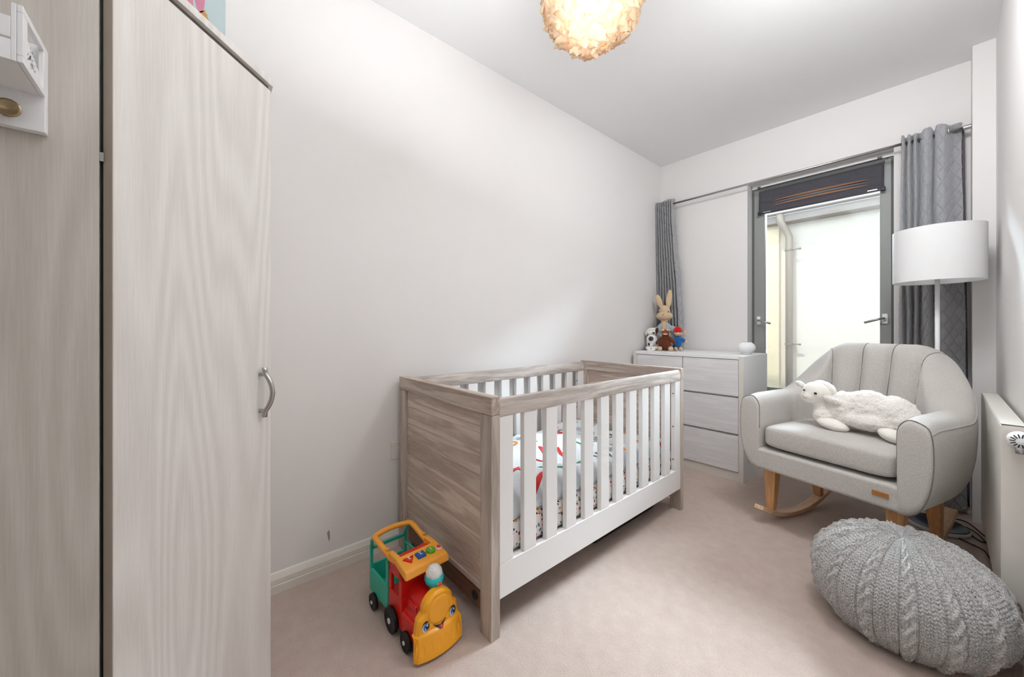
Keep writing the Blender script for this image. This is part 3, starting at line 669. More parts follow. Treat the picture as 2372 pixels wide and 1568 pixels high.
# ------------------------------------------------------------------ wardrobes on the left
KW = 0.765
def kw(x, y, z):
    return (0.002 if x < 0.01 else 1.5797 + (x - 1.5797) * KW, y * KW, z if z < 0.05 else 0.956 + (z - 0.956) * KW)
WH = 1.782
E0 = Vector((0.0647, 0.2022)); dd = Vector((0.711, -0.703)); nn = Vector((0.703, 0.711))
def W2(t, n): p = E0 + dd * t + nn * n; return (p.x, p.y)
wa = thing('corner_wardrobe', 'pale ash wardrobe with an angled door and bow handle', 'wardrobe', (0.30, 0.0, 0))
def wl2(b): b.v = [(x - 0.30, y, z) for x, y, z in (kw(*p) for p in b.v)]; return b
p = [W2(0.002, -0.0255), W2(0.462, -0.0255), (0.372, -0.168), (0.002, -0.168), (0.002, 0.186)]
wl2(MB().prism(p, 2, 0.0, 1.770)).build('carcass', 'ash', wa)
p = [W2(0.000, -0.021), W2(0.477, -0.021), W2(0.477, 0), W2(0.0, 0)]
dr = wl2(MB().prism(p, 2, 0.02, WH - 0.003)).build('door', 'ash', wa, bevel=0.0012)
wl2(MB().prism([W2(0.4775, -0.021), W2(0.4785, -0.021), W2(0.4785, -0.0005), W2(0.4775, -0.0005)], 2, 0.02, WH - 0.004)).build('edge_band', 'ash_edge', dr)
p = [W2(0.0, -0.022), W2(0.474, -0.022), W2(0.474, -0.010), W2(0.0, -0.010)]
wl2(MB().prism(p, 2, WH + 0.0, WH + 0.014)).build('shadow_strip', plain('dark_gap', (112, 102, 94), 0.7), wa)
p = [W2(-0.006, 0.004), W2(0.50, 0.004), (0.40, -0.168), (0.002, -0.168), (0.002, 0.206)]
wl2(MB().prism(p, 2, WH + 0.014, WH + 0.036)).build('top_panel', 'ash', wa, bevel=0.001)
# hinge in the gap
q = W2(0.484, -0.016)
# bow handle
hb = MB(); path = []
for i in range(17):
    a = i / 16; z = 0.662 + 0.164 * a; bow = 0.008 + 0.027 * math.sin(PI * min(1, max(0, (a - 0.12) / 0.76))) ** 0.8 + 0.010 * 1
    x, y = W2(0.052, bow); path.append((x, y, z))
hb.tube(path, 0.0052, 10, flat=1.5); ho = wl2(hb).build('handle', 'steel', dr, smooth=True)
for z in (0.684, 0.803):
    x, y = W2(0.052, 0.008); bb = MB(); bb.tube([(*W2(0.052, 0.0), z), (*W2(0.052, 0.021), z)], 0.0055, 8); wl2(bb).build('handle_foot', 'steel', ho)
# plain wardrobe in front of camera-left
wb = thing('wardrobe', 'ash wardrobe with a coat rack hung on its door', 'wardrobe', (0.35, -0.52, 0))
def wl3(b): b.v = [(x - 0.35, y + 0.52, z) for x, y, z in (kw(*p) for p in b.v)]; return b
YD = -0.1545
wl3(MB().box(0.002, 0.374, -1.20, -0.171, 0.0, 1.770)).build('carcass', plain('gap_shade_carcass', (18, 16, 15), 0.7), wb)  # near-black colour puts the shade of the door gap into the carcass
wl3(MB().box(0.382, 0.400, -0.60, YD, 0.02, 1.800)).build('door', 'ash_shaded', wb, bevel=0.0012)
wl3(MB().box(0.382, 0.400, -1.19, -0.604, 0.02, 1.800)).build('door', 'ash_shaded', wb, bevel=0.0012)
wl3(MB().box(0.002, 0.402, -1.20, -0.171, 1.802, 1.832)).build('top_panel', 'ash_shaded', wb)
wl3(MB().box(0.3757, 0.3815, -0.1705, -0.1425, 0.0, 1.770)).build('gap_shade_strip', 'black', wb)  # black strip added in place of the shade between the doors
wl3(MB().box(0.376, 0.394, -0.172, -0.1478, 1.318, 1.338)).build('hinge', 'steel', wb, bevel=0.001)

# coat rack: little house-shaped shelf
rk = thing('coat_rack', 'white wooden shelf rack with hooks hanging on the wardrobe door', 'coat rack', kw(0.4005, -0.45, 1.344))
RK = kw(0.4005, -0.45, 1.344)
def rl(b): b.v = [(x - RK[0], y - RK[1], z - RK[2]) for x, y, z in (kw(*p) for p in b.v)]; return b
ys = -0.223
RW = 'white_mat'
rl(MB().box(0.4010, 0.420, -0.70, ys, 1.344, 1.5135)).build('back_plate', RW, rk, bevel=0.0012)
rl(MB().box(0.4202, 0.5382, -0.70, ys - 0.0072, 1.414, 1.4208)).build('shelf', RW, rk)
sd = MB()  # side frame with a slanted opening
sd.box(0.4202, 0.5460, ys - 0.007, ys, 1.414, 1.426).box(0.4202, 0.5460, ys - 0.007, ys, 1.500, 1.513).box(0.4202, 0.431, ys - 0.007, ys, 1.426, 1.500).box(0.5240, 0.5460, ys - 0.007, ys, 1.426, 1.500)
rl(sd).build('side_frame', RW, rk, bevel=0.0008)
pn = rl(MB().add([(0.431, ys - 0.004, 1.426), (0.524, ys - 0.004, 1.426), (0.524, ys - 0.004, 1.482), (0.431, ys - 0.004, 1.448)], [(0, 1, 2, 3)])).build('patterned_card', RW, rk)
for i in range(34):
    x = 0.455 + 0.065 * rr.random(); z = 1.430 + rr.random() * (0.018 + 0.034 * (x - 0.431) / 0.093); s_ = 0.0012 + 0.0014 * rr.random()
    rl(MB().add([(x - s_, ys - 0.0030, z), (x, ys - 0.0030, z - s_), (x + s_, ys - 0.0030, z), (x, ys - 0.0030, z + s_)], [(0, 1, 2, 3)])).build('printed_dot', 'print_grey', pn)
fr = MB(); xf0, xf1 = 0.5382, 0.5462
fr.box(xf0, xf1, -0.2365, ys - 0.0072, 1.414, 1.513).box(xf0, xf1, -0.70, -0.2365, 1.414, 1.428).box(xf0, xf1, -0.70, -0.2365, 1.452, 1.488)
rl(fr).build('front_frame', RW, rk, bevel=0.0008)
for yy in (-0.262, -0.42, -0.58):
    hk = MB(); hk.lathe([(0.004, 0.0), (0.004, 0.012), (0.010, 0.016), (0.016, 0.026), (0.0165, 0.030), (0.012, 0.029), (0.0005, 0.022)], (0.4202, yy, 1.3665), 20, 0)
    rl(hk).build('hook', 'brass', rk, smooth=True)

# picture on the left wall above the wardrobe
pc = thing('wall_picture', 'pale blue picture with a pink leg and golden tuft above the wardrobe', 'picture', (0.0, -0.10, 1.88))
MB().box(0.0, 0.006, -0.32, 0.181, -0.02, 0.42).build('canvas', 'poster', pc, bevel=0.001)
def pq(pts): return MB().add([(0.0068, y, z) for y, z in pts], [tuple(range(len(pts)))])
Z0 = 1.88
pq([(a_ + 0.10, c_ - Z0) for a_, c_ in ((-0.006, 2.08), (0.032, 2.09), (0.027, 2.020), (0.0235, 1.990), (0.013, 1.982), (0.006, 2.000))]).build('painted_leg', 'pink', pc)
pq([(a_ + 0.10, c_ - Z0) for a_, c_ in ((-0.035, 2.07), (-0.004, 2.08), (-0.001, 1.990), (-0.010, 1.984), (-0.020, 2.000))]).build('painted_leg', 'pink', pc)
pq([(a_ + 0.10, c_ - Z0) for a_, c_ in ((0.010, 1.984), (0.0245, 1.996), (0.028, 2.000), (0.0295, 1.990), (0.034, 1.988), (0.0335, 1.979), (0.0385, 1.972), (0.030, 1.962), (0.012, 1.965))]).build('painted_tuft', 'gold', pc)

# ------------------------------------------------------------------ pendant lamp
pd = thing('pendant_lamp', 'round cream feather pendant lamp glowing warm on the ceiling', 'lamp', (0.812, 1.020, H))
PC = Vector((0, 0, -0.268)); PR = 0.160
MB().cyl((0, 0, -0.028), 0.045, 0.028, 2, 24, 0.05).build('ceiling_rose', 'white', pd, smooth=False, bevel=0.003)
MB().cyl((0, 0, -0.14), 0.003, 0.115, 2, 8).build('flex', 'white', pd)
MB().cyl((0, 0, -0.20), 0.018, 0.06, 2, 16).build('lamp_holder', 'white', pd)
MB().ell((0, 0, -0.245), (0.028, 0.028, 0.042)).build('bulb', 'bulb', pd, smooth=True)
MB().ell(PC, (0.128, 0.128, 0.128), None, 32, 20).build('inner_globe', 'feather', pd, smooth=True)
fb = MB(); fr_ = random.Random(3); NF = 900
for k in range(NF):
    z = 1 - 2 * (k + .5) / NF; ph = k * 2.399963; r = math.sqrt(max(0, 1 - z * z))
    n = Vector((r * math.cos(ph), r * math.sin(ph), z))
    t = n.cross(Vector((fr_.uniform(-1, 1), fr_.uniform(-1, 1), fr_.uniform(-1, 1)))).normalized(); s = n.cross(t)
    L_ = fr_.uniform(.045, .075); Wf = fr_.uniform(.018, .030); c0 = PC + n * (PR + fr_.uniform(-.002, .012)); lift = fr_.uniform(-0.004, .016); curl = fr_.uniform(-.012, .012)
    vs = []
    for i in range(6):
        a = i / 5; w = Wf * math.sin(PI * min(1, .12 + a * .80)) ** .7 * (0.75 if i == 5 else 1)
        for j in (-1, -.4, .4, 1):
            vs.append(c0 + t * (L_ * (a - .4)) + s * (w * j + curl * a * a) + n * (lift * a * a - .010 * j * j - 0.2 * L_ * L_ * 0 + 0.003 * math.sin(9 * a + j * 3 + k)))
    fb.add(vs, [(i * 4 + j, i * 4 + j + 1, (i + 1) * 4 + j + 1, (i + 1) * 4 + j) for i in range(5) for j in range(3)])
fo = fb.build('feathers', 'feather', pd, smooth=True, fix=False); fo['kind'] = 'stuff'
pls = bpy.data.lights.new('bulb_light', 'POINT'); pls.energy = 13.0; pls.color = (1.0, 0.80, 0.54); pls.shadow_soft_size = 0.05
plo = bpy.data.objects.new('bulb_light', pls); COL.objects.link(plo); plo.location = (0.812, 1.020, H - 0.325)

# ------------------------------------------------------------------ rocking chair  (local x = right, y = back)
rc = thing('rocking_chair', 'light grey fabric nursery rocking chair with beech legs and rockers', 'chair', (1.238, 2.124, 0), math.radians(-15))
UC = 0.022; AI = 0.245; V0, VB = 0.11, 0.235
def path_pt(t):
    """inner line of the tub shell, t 0..1 from left front to right front"""
    La = 0.19 / 0.62
    if t < La * 0.5: f = t / (La * 0.5); return (UC - AI, -0.078 + f * (V0 + 0.078)), 0.0
    if t > 1 - La * 0.5: f = (1 - t) / (La * 0.5); return (UC + AI, -0.078 + f * (V0 + 0.078)), 1.0
    f = (t - La * 0.5) / (1 - La); th = PI * (1 - f); n = 2.9
    c, s = math.cos(th), math.sin(th)
    return (UC + AI * math.copysign(abs(c) ** (2 / n), c), V0 + VB * abs(s) ** (2 / n)), f
def shell_sections(nu):
    # resample by arc length
    raw = [path_pt(i / 1200)[0] for i in range(1201)]
    L = [0]
    for a, c in zip(raw, raw[1:]): L.append(L[-1] + math.dist(a, c))
    out = []; j = 0
    for i in range(nu):
        s = L[-1] * i / (nu - 1)
        while j < 1199 and L[j + 1] < s: j += 1
        f = (s - L[j]) / max(1e-9, L[j + 1] - L[j]); out.append((raw[j][0] * (1 - f) + raw[j + 1][0] * f, raw[j][1] * (1 - f) + raw[j + 1][1] * f))
    return out
NU, NP = 260, 64
pts = shell_sections(NU)
seams = (-0.148, -0.049, 0.049, 0.148)
def section(i):
    u, v = pts[i]; a = pts[max(i - 3, 0)]; c = pts[min(i + 3, NU - 1)]
    tx, ty = c[0] - a[0], c[1] - a[1]; l = math.hypot(tx, ty); n = (-ty / l, tx / l)   # outward (left of travel)
    if i < 4: n = (-1, 0)
    if i > NU - 5: n = (1, 0)
    back = smooth01((v - 0.13) / 0.17)
    du = abs(u - UC)
    rise = 1 - min(1, max(0, (du - 0.115) / 0.140)) ** 1.9 if v > V0 + 0.02 else 0
    rise *= smooth01((v - 0.20) / 0.12)
    zt = 0.632 + 0.248 * rise - 0.010 * smooth01(-(v) / 0.10)
    th = 0.088 + 0.030 * back + 0.012 * smooth01((v + .05) / .2)
    lean = 0.24
    prof = [(0.0, 0.300), (0.0, 0.40), (0.0, 0.50), (0.0, zt - 0.085), (0.002, zt - 0.040), (0.014, zt - 0.014), (0.38 * th, zt + 0.001), (0.66 * th, zt - 0.004), (0.92 * th, zt - 0.020), (1.03 * th, zt - 0.055),
            (th * 1.07, zt - 0.12 - 0.05 * rise), (th * 1.04, 0.43), (th * 0.92, 0.36), (th * 0.66, 0.300), (th * 0.34, 0.274), (0.0, 0.270)]
    cp = catmull(prof, 5); P = []; SV.append([])
    for k in range(NP):
        o, z = poly_at(cp, k / (NP - 1))
        zz = max(0, z - 0.42); vv = lean * zz * back
        fan = 1 + 0.35 * max(0, z - 0.55); g = 0
        if back > 0.3 and z > 0.42 and o < 0.75 * th and k < 40:
            s = (u - UC) / fan; edges = (-0.33,) + seams + (0.33,)
            for e0, e1 in zip(edges, edges[1:]):
                if e0 <= s < e1:
                    x = (s - e0) / (e1 - e0); wdt = (e1 - e0); dist = min(x, 1 - x) * wdt
                    if e0 < -.3: dist = (e1 - s)
                    if e1 > .3: dist = (s - e0)
                    g = 0.030 * (1 - (1 - min(1, dist / 0.042)) ** 3.0) - 0.012
            g *= back * (1 - smooth01((o - 0.45 * th) / (0.3 * th)))
            g *= smooth01((z - 0.42) / 0.05)
        SV[-1].append((u - UC) / fan if (back > 0.5 and z > 0.44 and k < 34) else None)
        oo = o - g
        P.append((u + n[0] * oo, v + n[1] * oo + vv, z))
    return P
SV = []
secs = [section(i) for i in range(NU)]
b = MB(); allv = []
def shrink(sec, dy, f):
    cx = sum(p[0] for p in sec) / len(sec); cz = sum(p[2] for p in sec) / len(sec)
    return [(cx + (p[0] - cx) * f, p[1] + dy, cz + (p[2] - cz) * f) for p in sec]
seq = [shrink(secs[0], -0.015, 0.80), shrink(secs[0], -0.0145, 0.90), shrink(secs[0], -0.009, 0.975)] + secs + [shrink(secs[-1], -0.009, 0.975), shrink(secs[-1], -0.0145, 0.90), shrink(secs[-1], -0.015, 0.80)]
for s_ in seq: allv += s_
m = len(seq); fs = [(i * NP + k, i * NP + (k + 1) % NP, (i + 1) * NP + (k + 1) % NP, (i + 1) * NP + k) for i in range(m - 1) for k in range(NP)]
fs += [tuple(range(NP)), tuple(range((m - 1) * NP, m * NP))[::-1]]
b.add(allv, fs); b.build('arms_and_back', 'chair', rc, smooth=True)
# piping along the shell's outer front edge and over the top
for i, s_ in ((0, secs[0]), (NU - 1, secs[-1])):
    pp = [(p[0], p[1] - 0.006, p[2]) for p in s_[14:60]]
    MB().tube(pp, 0.0017, 6).build('piping', 'piping', rc, smooth=True)
pp = [(s_[34][0], s_[34][1], s_[34][2] + 0.002) for s_ in secs[::3]]
MB().tube(pp, 0.0017, 6).build('piping', 'chair', rc, smooth=True)
for e_ in seams:
    line = []
    for k in range(4, 34):
        for i in range(NU - 1):
            a_, c_ = SV[i][k], SV[i + 1][k]
            if a_ is not None and c_ is not None and (a_ - e_) * (c_ - e_) <= 0 and a_ != c_:
                f_ = (e_ - a_) / (c_ - a_); line.append(tuple(secs[i][k][q] * (1 - f_) + secs[i + 1][k][q] * f_ for q in range(3))); break
    if len(line) > 4: MB().tube([(x, y - 0.0006, z) for x, y, z in line], 0.0017, 6).build('seam', 'piping', rc, smooth=True)
# front rail and seat deck
b = MB()
def rbox(x0, x1, y0, y1, z0, z1, e=5, n=26, m=None):
    """superellipsoid cushion block"""
    cx, cy, cz = (x0 + x1) / 2, (y0 + y1) / 2, (z0 + z1) / 2; hx_, hy_, hz_ = (x1 - x0) / 2, (y1 - y0) / 2, (z1 - z0) / 2
    vs = []; nu_, nv_ = 96, 40
    sg = lambda a, p: math.copysign(abs(a) ** p, a)
    for j in range(nv_ + 1):
        ph = -PI / 2 + PI * j / nv_
        for i in range(nu_):
            t = 2 * PI * i / nu_; ez = m or 0.45
            vs.append((cx + hx_ * sg(math.cos(ph), ez) * sg(math.cos(t), 2 / e), cy + hy_ * sg(math.cos(ph), ez) * sg(math.sin(t), 2 / e), cz + hz_ * sg(math.sin(ph), ez)))
    return vs, [(j * nu_ + i, j * nu_ + (i + 1) % nu_, (j + 1) * nu_ + (i + 1) % nu_, (j + 1) * nu_ + i) for j in range(nv_) for i in range(nu_)]
MB().box(UC - 0.262, UC + 0.262, -0.0925, 0.34, 0.274, 0.372).build('front_rail', 'chair', rc, bevel=0.014, seg=4)
b = MB(); vs, fs = rbox(UC - 0.243, UC + 0.243, -0.084, 0.335, 0.379, 0.487, 9, m=0.34)
vs = [(x, y, z + (0.010 * (1 - ((x - UC) / .25) ** 2) * (1 if z > .43 else 0))) for x, y, z in vs]
b.add(vs, fs); b.build('seat_cushion', 'chair', rc, smooth=True)
MB().box(UC + 0.178, UC + 0.226, -0.0965, -0.0922, 0.318, 0.336).build('leather_tag', 'leather', rc, bevel=0.0008)
me = text_mesh('tutti bambini', 0.0072); tg = link('tag_lettering', me, plain('dark_tan_print', (140, 88, 40), .6), rc); tg.rotation_euler = (PI / 2, 0, 0); tg.location = (UC + 0.202, -0.0968, 0.327)
# rockers and legs
RR = 0.56; VC = 0.19
def rz(v): return (v - VC) ** 2 / (2 * RR)
for s in (-1, 1):
    uo = (-0.215 if s < 0 else 0.238)
    b = MB(); n = 28; vs = []
    for i in range(n + 1):
        v = -0.10 + 0.665 * i / n; z = rz(v); un = uo + (0.020 * (v / 0.4) if s < 0 else 0.0)
        sl = (v - VC) / RR; l = math.hypot(1, sl); nx_, nz_ = -sl / l, 1 / l
        for du_, hh_ in ((-.021, 0), (.021, 0), (.021, .021), (-.021, .021)):
            vs.append((un + du_, v + nx_ * hh_, z + nz_ * hh_ + 0.0015))
    fs = [(0, 1, 2, 3), (n * 4 + 3, n * 4 + 2, n * 4 + 1, n * 4)] + [(i * 4 + k, i * 4 + (k + 1) % 4, (i + 1) * 4 + (k + 1) % 4, (i + 1) * 4 + k) for i in range(n) for k in range(4)]
    MB().add(vs, fs).build('rocker', 'beech_lam', rc, bevel=0.003)
    for vb, vt in ((0.0, 0.008), (0.392, 0.345)):
        un = uo + (0.020 * (vb / 0.4) if s < 0 else 0.0); zb = rz(vb) + 0.022; a, c = 0.016, 0.029
        MB().hexa([(un - a, vb - a, zb), (un + a, vb - a, zb), (un + a, vb + a, zb), (un - a, vb + a, zb),
                   (un - c, vt - c * .9, 0.285), (un + c, vt - c * .9, 0.285), (un + c, vt + c * .9, 0.285), (un - c, vt + c * .9, 0.285)]).build('leg', 'beech', rc, bevel=0.004, seg=3)

# plush sheep lying on the chair
sh = thing('sheep_cushion', 'cream fluffy toy sheep lying across the rocking chair seat', 'soft toy', (1.238, 2.124, 0), math.radians(-15))
blob('body', [((.020, .150, .590), (.070, .075, .078)), ((.095, .160, .598), (.090, .080, .086), 'Y', .10), ((.175, .165, .588), (.080, .078, .082), 'Y', .25), ((.215, .160, .570), (.050, .070, .070)), ((-.030, .140, .560), (.050, .065, .060)), ((-.050, .130, .600), (.046, .055, .055)), ((-.040, .120, .550), (.050, .06, .05)), ((.10, .14, .555), (.13, .075, .045))], 'fluff', sh, 0.006, 0.012, 0.018, 3)
blob('foot', [((.000, .085, .520), (.062, .045, .026), 'Y', .18)], 'fluff_face', sh, 0.005)
blob('foot', [((.200, .090, .518), (.050, .042, .026), 'Y', .3)], 'fluff_face', sh, 0.005)
blob('head', [((-.068, .100, .655), (.056, .052, .048), 'Y', .3), ((-.086, .085, .635), (.040, .042, .034))], 'fluff_face', sh, 0.005)
blob('wool_cap', [((-.052, .125, .672), (.050, .045, .034), 'Y', .5)], 'fluff', sh, 0.005, 0.006, 0.015)
blob('ear', [((-.142, .110, .682), (.026, .014, .014), 'Y', .5)], 'fluff', sh, 0.004, 0.004, .012)
blob('ear', [((.000, .075, .632), (.036, .014, .017), 'Y', .35)], 'fluff', sh, 0.004, 0.006, .012)
MB().ell((-.052, .0500, .655), (.0065, .004, .005)).build('eye', 'print_black', sh, smooth=True)
MB().ell((-.098, .0500, .664), (.0050, .004, .004)).build('eye', 'print_black', sh, smooth=True)
MB().tube([(-.105, .050, .640), (-.092, .0440, .628), (-.078, .046, .634)], .0012, 5).build('stitched_mouth', plain('grey_thread', (120, 112, 108), .8), sh)

# ------------------------------------------------------------------ knitted pouffe
pf = thing('knitted_pouffe', 'round grey cable-knit pouffe on the carpet', 'pouffe', (1.500, 1.712, 0))
PRd, PH_, PZ, PE = 0.220, 0.164, 0.134, 2.24
nu_, nv_ = 1020, 400
th = np.linspace(0, 2 * PI, nu_, endpoint=False); ph = np.linspace(-PI / 2, PI / 2, nv_)
TH, PHI = np.meshgrid(th, ph)
cc = np.abs(np.cos(PHI)) ** (2 / PE); ss = np.sign(np.sin(PHI)) * np.abs(np.sin(PHI)) ** (2 / PE)
Rr = PRd * cc; Zz = PZ + PH_ * ss
# arc length along a meridian for stitch rows
ds = np.sqrt(np.diff(Rr[:, 0]) ** 2 + np.diff(Zz[:, 0]) ** 2); S = np.concatenate([[0], np.cumsum(ds)])[:, None] * np.ones_like(TH)
NC = 15; cu_ = (TH / (2 * PI) * NC) % 1.0 - 0.5; cabw = 0.19
amp = np.clip(Rr / PRd, 0, 1)
strand = lambda sg: np.exp(-((cu_ - sg * 0.085 * np.sin(S * 2 * PI / 0.075)) / 0.075) ** 2) * (0.75 + 0.25 * sg * np.cos(S * 2 * PI / 0.075))
cab = np.maximum(strand(1), strand(-1)) * (np.abs(cu_) < cabw)
groove = np.exp(-((np.abs(cu_) - 0.205) / 0.022) ** 2)
cols_ = NC * 7; uu = (TH / (2 * PI) * cols_) % 1.0; vv_ = (S / 0.0100 + np.abs(uu - 0.5) * 1.3) % 1.0
st = np.sin(PI * vv_) ** 0.7 * np.abs(np.sin(PI * ((uu * 2) % 1.0))) ** 0.6 * (1 - 0.55 * (cab > 0.25))
dsp = 0.0120 * cab - 0.0050 * groove + 0.0048 * st
top = np.clip((PHI - 1.10) / 0.35, 0, 1); dsp = dsp * np.clip(Rr / 0.05, 0.1, 1)
dsp += -0.010 * np.clip(1 - Rr / 0.045, 0, 1) * (PHI > 0) + 0.0035 * np.cos(TH * 9) * np.clip(1 - np.abs(Rr - 0.035) / 0.035, 0, 1) * (PHI > 0)
nr = np.cos(PHI); nz = np.sin(PHI)
Px = (Rr + dsp * nr) * np.cos(TH); Py = (Rr + dsp * nr) * np.sin(TH); Pz = Zz + dsp * nz
Pz = np.maximum(Pz, 0.001)
V = np.stack([Px, Py, Pz], -1).reshape(-1, 3)
I = np.arange(nu_); fidx = []
J = np.arange(nv_ - 1)[:, None] * nu_
f4 = np.stack([J + I, J + (I + 1) % nu_, J + nu_ + (I + 1) % nu_, J + nu_ + I], -1).reshape(-1, 4)
me = bpy.data.meshes.new('knitted_cover'); me.vertices.add(len(V)); me.vertices.foreach_set('co', V.ravel())
me.loops.add(f4.size); me.loops.foreach_set('vertex_index', f4.ravel().astype(np.int32)); me.polygons.add(len(f4)); me.polygons.foreach_set('loop_start', (np.arange(len(f4)) * 4).astype(np.int32))
me.update(calc_edges=True); me.validate()
def knit():
    m, nt, b = newmat('grey_marled_wool'); L = nt.links
    tc = N(nt, 'ShaderNodeTexCoord'); n1 = N(nt, 'ShaderNodeTexNoise'); n1.inputs['Scale'].default_value = 420; n1.inputs['Detail'].default_value = 3
    n2 = N(nt, 'ShaderNodeTexNoise'); n2.inputs['Scale'].default_value = 34; n2.inputs['Detail'].default_value = 3
    L.new(tc.outputs['Object'], n1.inputs['Vector']); L.new(tc.outputs['Object'], n2.inputs['Vector'])
    a = N(nt, 'ShaderNodeMath', operation='MULTIPLY_ADD'); a.inputs[1].default_value = 1.7; L.new(n1.outputs['Fac'], a.inputs[0])
    m2 = N(nt, 'ShaderNodeMath', operation='MULTIPLY'); m2.inputs[1].default_value = 0.3; L.new(n2.outputs['Fac'], m2.inputs[0]); L.new(m2.outputs[0], a.inputs[2])
    cr = N(nt, 'ShaderNodeValToRGB'); cr.color_ramp.elements[0].position = 0.38; cr.color_ramp.elements[1].position = 0.62
    hf = N(nt, 'ShaderNodeMath', operation='MULTIPLY'); hf.inputs[1].default_value = 0.5; L.new(a.outputs[0], hf.inputs[0]); L.new(hf.outputs[0], cr.inputs[0])
    cr.color_ramp.elements[0].color = lin((134, 132, 130)); cr.color_ramp.elements[1].color = lin((212, 210, 208))
    L.new(cr.outputs[0], b.inputs['Base Color']); b.inputs['Roughness'].default_value = 0.95; b.inputs['Sheen Weight'].default_value = 0.3; b.inputs['Specular IOR Level'].default_value = 0.15
    bp = N(nt, 'ShaderNodeBump'); bp.inputs['Strength'].default_value = 0.6; bp.inputs['Distance'].default_value = 0.001; L.new(n1.outputs['Fac'], bp.inputs['Height']); L.new(bp.outputs[0], b.inputs['Normal'])
    return m
link('knitted_cover', me, knit(), pf, smooth=True)

# ------------------------------------------------------------------ radiator
ra = thing('radiator', 'white panel radiator low on the right wall', 'radiator', (1.725, 2.23, 0.12))
y0, y1 = -0.41, 0.415; zt = 0.553
MB().box(-0.028, -0.020, y0 + .004, y1 - .004, 0.0, zt - 0.006).build('front_panel', 'trim', ra, bevel=0.003)
MB().box(0.008, 0.014, y0 + .004, y1 - .004, 0.0, zt - 0.006).build('back_panel', 'trim', ra, bevel=0.003)
MB().box(-0.0275, 0.018, y0, y0 + 0.004, 0.0, zt).build('side_cover', 'trim', ra, bevel=0.001)
MB().box(-0.0275, 0.018, y1 - 0.004, y1, 0.0, zt).build('side_cover', 'trim', ra, bevel=0.001)
MB().box(-0.0275, 0.018, y0, y1, zt - 0.004, zt).build('top_grille', 'trim', ra, bevel=0.001)
MB().box(0.014, 0.026, -0.30, -0.27, 0.1, 0.5).box(0.014, 0.026, 0.27, 0.30, 0.1, 0.5).build('wall_bracket', 'steel', ra)
tv = MB(); tv.lathe([(0.010, 0.0), (0.018, 0.006), (0.023, 0.018), (0.0225, 0.036), (0.019, 0.046), (0.0005, 0.050)], (0.003, y0 - 0.052, zt - 0.036), 32, 1)
tvo = tv.build('thermostat_head', 'white_mat', ra, smooth=True)
for k in range(14):
    a = 2 * PI * k / 14; r0, r1 = 0.0095, 0.0195; c, s_ = math.cos(a), math.sin(a); w = 0.0013
    pts_ = [(0.003 + c * r + q * s_ * w, y0 - 0.052 - 0.0008 + (0.005 if r > 0.015 else 0.0), zt - 0.036 + s_ * r - q * c * w) for r, q in ((r0, -1), (r0, 1), (r1, 1), (r1, -1))]
    MB().add(pts_, [(0, 1, 2, 3)]).build('slot', 'print_black', tvo)
MB().cyl((0.003, y0 - 0.03, zt - 0.075), 0.008, 0.035, 2, 16).build('valve_body', 'chrome', ra, smooth=True)
MB().tube([(0.003, y0 - 0.004, zt - 0.066), (0.003, y0 - 0.03, zt - 0.066)], 0.007, 10).build('valve_tail', 'chrome', ra, smooth=True)
MB().cyl((-0.002, y0 - 0.030, 0.028), 0.010, 0.032, 1, 16).cyl((-0.002, y0 - 0.018, -0.117), 0.006, 0.15, 2, 12).build('lower_valve', 'brass', ra, smooth=True)
MB().box(-0.0275, -0.0265, y0 - 0.001, y0 + 0.003, 0.055, 0.072).build('end_slot', 'print_black', ra)

# ------------------------------------------------------------------ floor lamp
fl = thing('floor_lamp', 'white floor lamp with a drum shade behind the rocking chair', 'lamp', (1.570, 2.712, 0))
MB().lathe([(0.100, 0.0), (0.104, 0.004), (0.104, 0.012), (0.100, 0.018)], (0, 0, 0.001), 48).build('base_rim', 'lamp_white', fl, smooth=False)
MB().lathe([(0.100, 0.0), (0.096, 0.0035), (0.02, 0.006), (0.0005, 0.006)], (0, 0, 0.0192), 48).build('base_plate', plain('blue_grey_metal', (120, 130, 142), 0.25, 0.9), fl, smooth=True)
MB().lathe([(0.100, 0), (0.100, 0.003)], (0, 0, 0), 40).build('base_pad', 'black', fl)
MB().cyl((0, 0, 0.02), 0.0085, 1.23, 2, 20).build('pole', 'lamp_white', fl, smooth=True)
MB().lathe([(0.0505, 0.0), (0.0505, 0.003), (0.008, 0.004)], (0, 0, 1.245), 20, cap=False).build('shade_carrier', 'white', fl)
sh_ = MB(); n = 64
sh_.lathe([(0.1495, 1.181), (0.151, 1.181), (0.151, 1.434), (0.1495, 1.434), (0.1495, 1.181)], (0, 0, 0), 72, cap=False)
so2 = sh_.build('lamp_shade', 'shade_white', fl, smooth=False, bevel=0)
so2.data.polygons.foreach_set('use_smooth', [True] * len(so2.data.polygons))
md = so2.modifiers.new('e', 'EDGE_SPLIT'); md.split_angle = math.radians(50)
for a in (0, 2.1, 4.2):
    MB().tube([(0.008 * math.cos(a), 0.008 * math.sin(a), 1.247), (0.149 * math.cos(a), 0.149 * math.sin(a), 1.20)], 0.0018, 6).build('shade_arm', 'lamp_white', fl)
MB().cyl((0, 0, 1.25), 0.014, 0.05, 2, 16).build('lamp_holder', 'white', fl)
MB().ell((0, 0, 1.33), (0.028, 0.028, 0.036)).build('bulb', 'white', fl, smooth=True)
cb = MB(); cpath = catmull([(1.600, 2.775, .022), (1.63, 2.86, .012), (1.668, 2.870, .006), (1.700, 2.78, .006), (1.722, 2.70, .006), (1.700, 2.66, .006), (1.66, 2.74, .006), (1.655, 2.80, .006), (1.69, 2.74, .010), (1.72, 2.62, .006), (1.728, 2.55, .006)], 8)
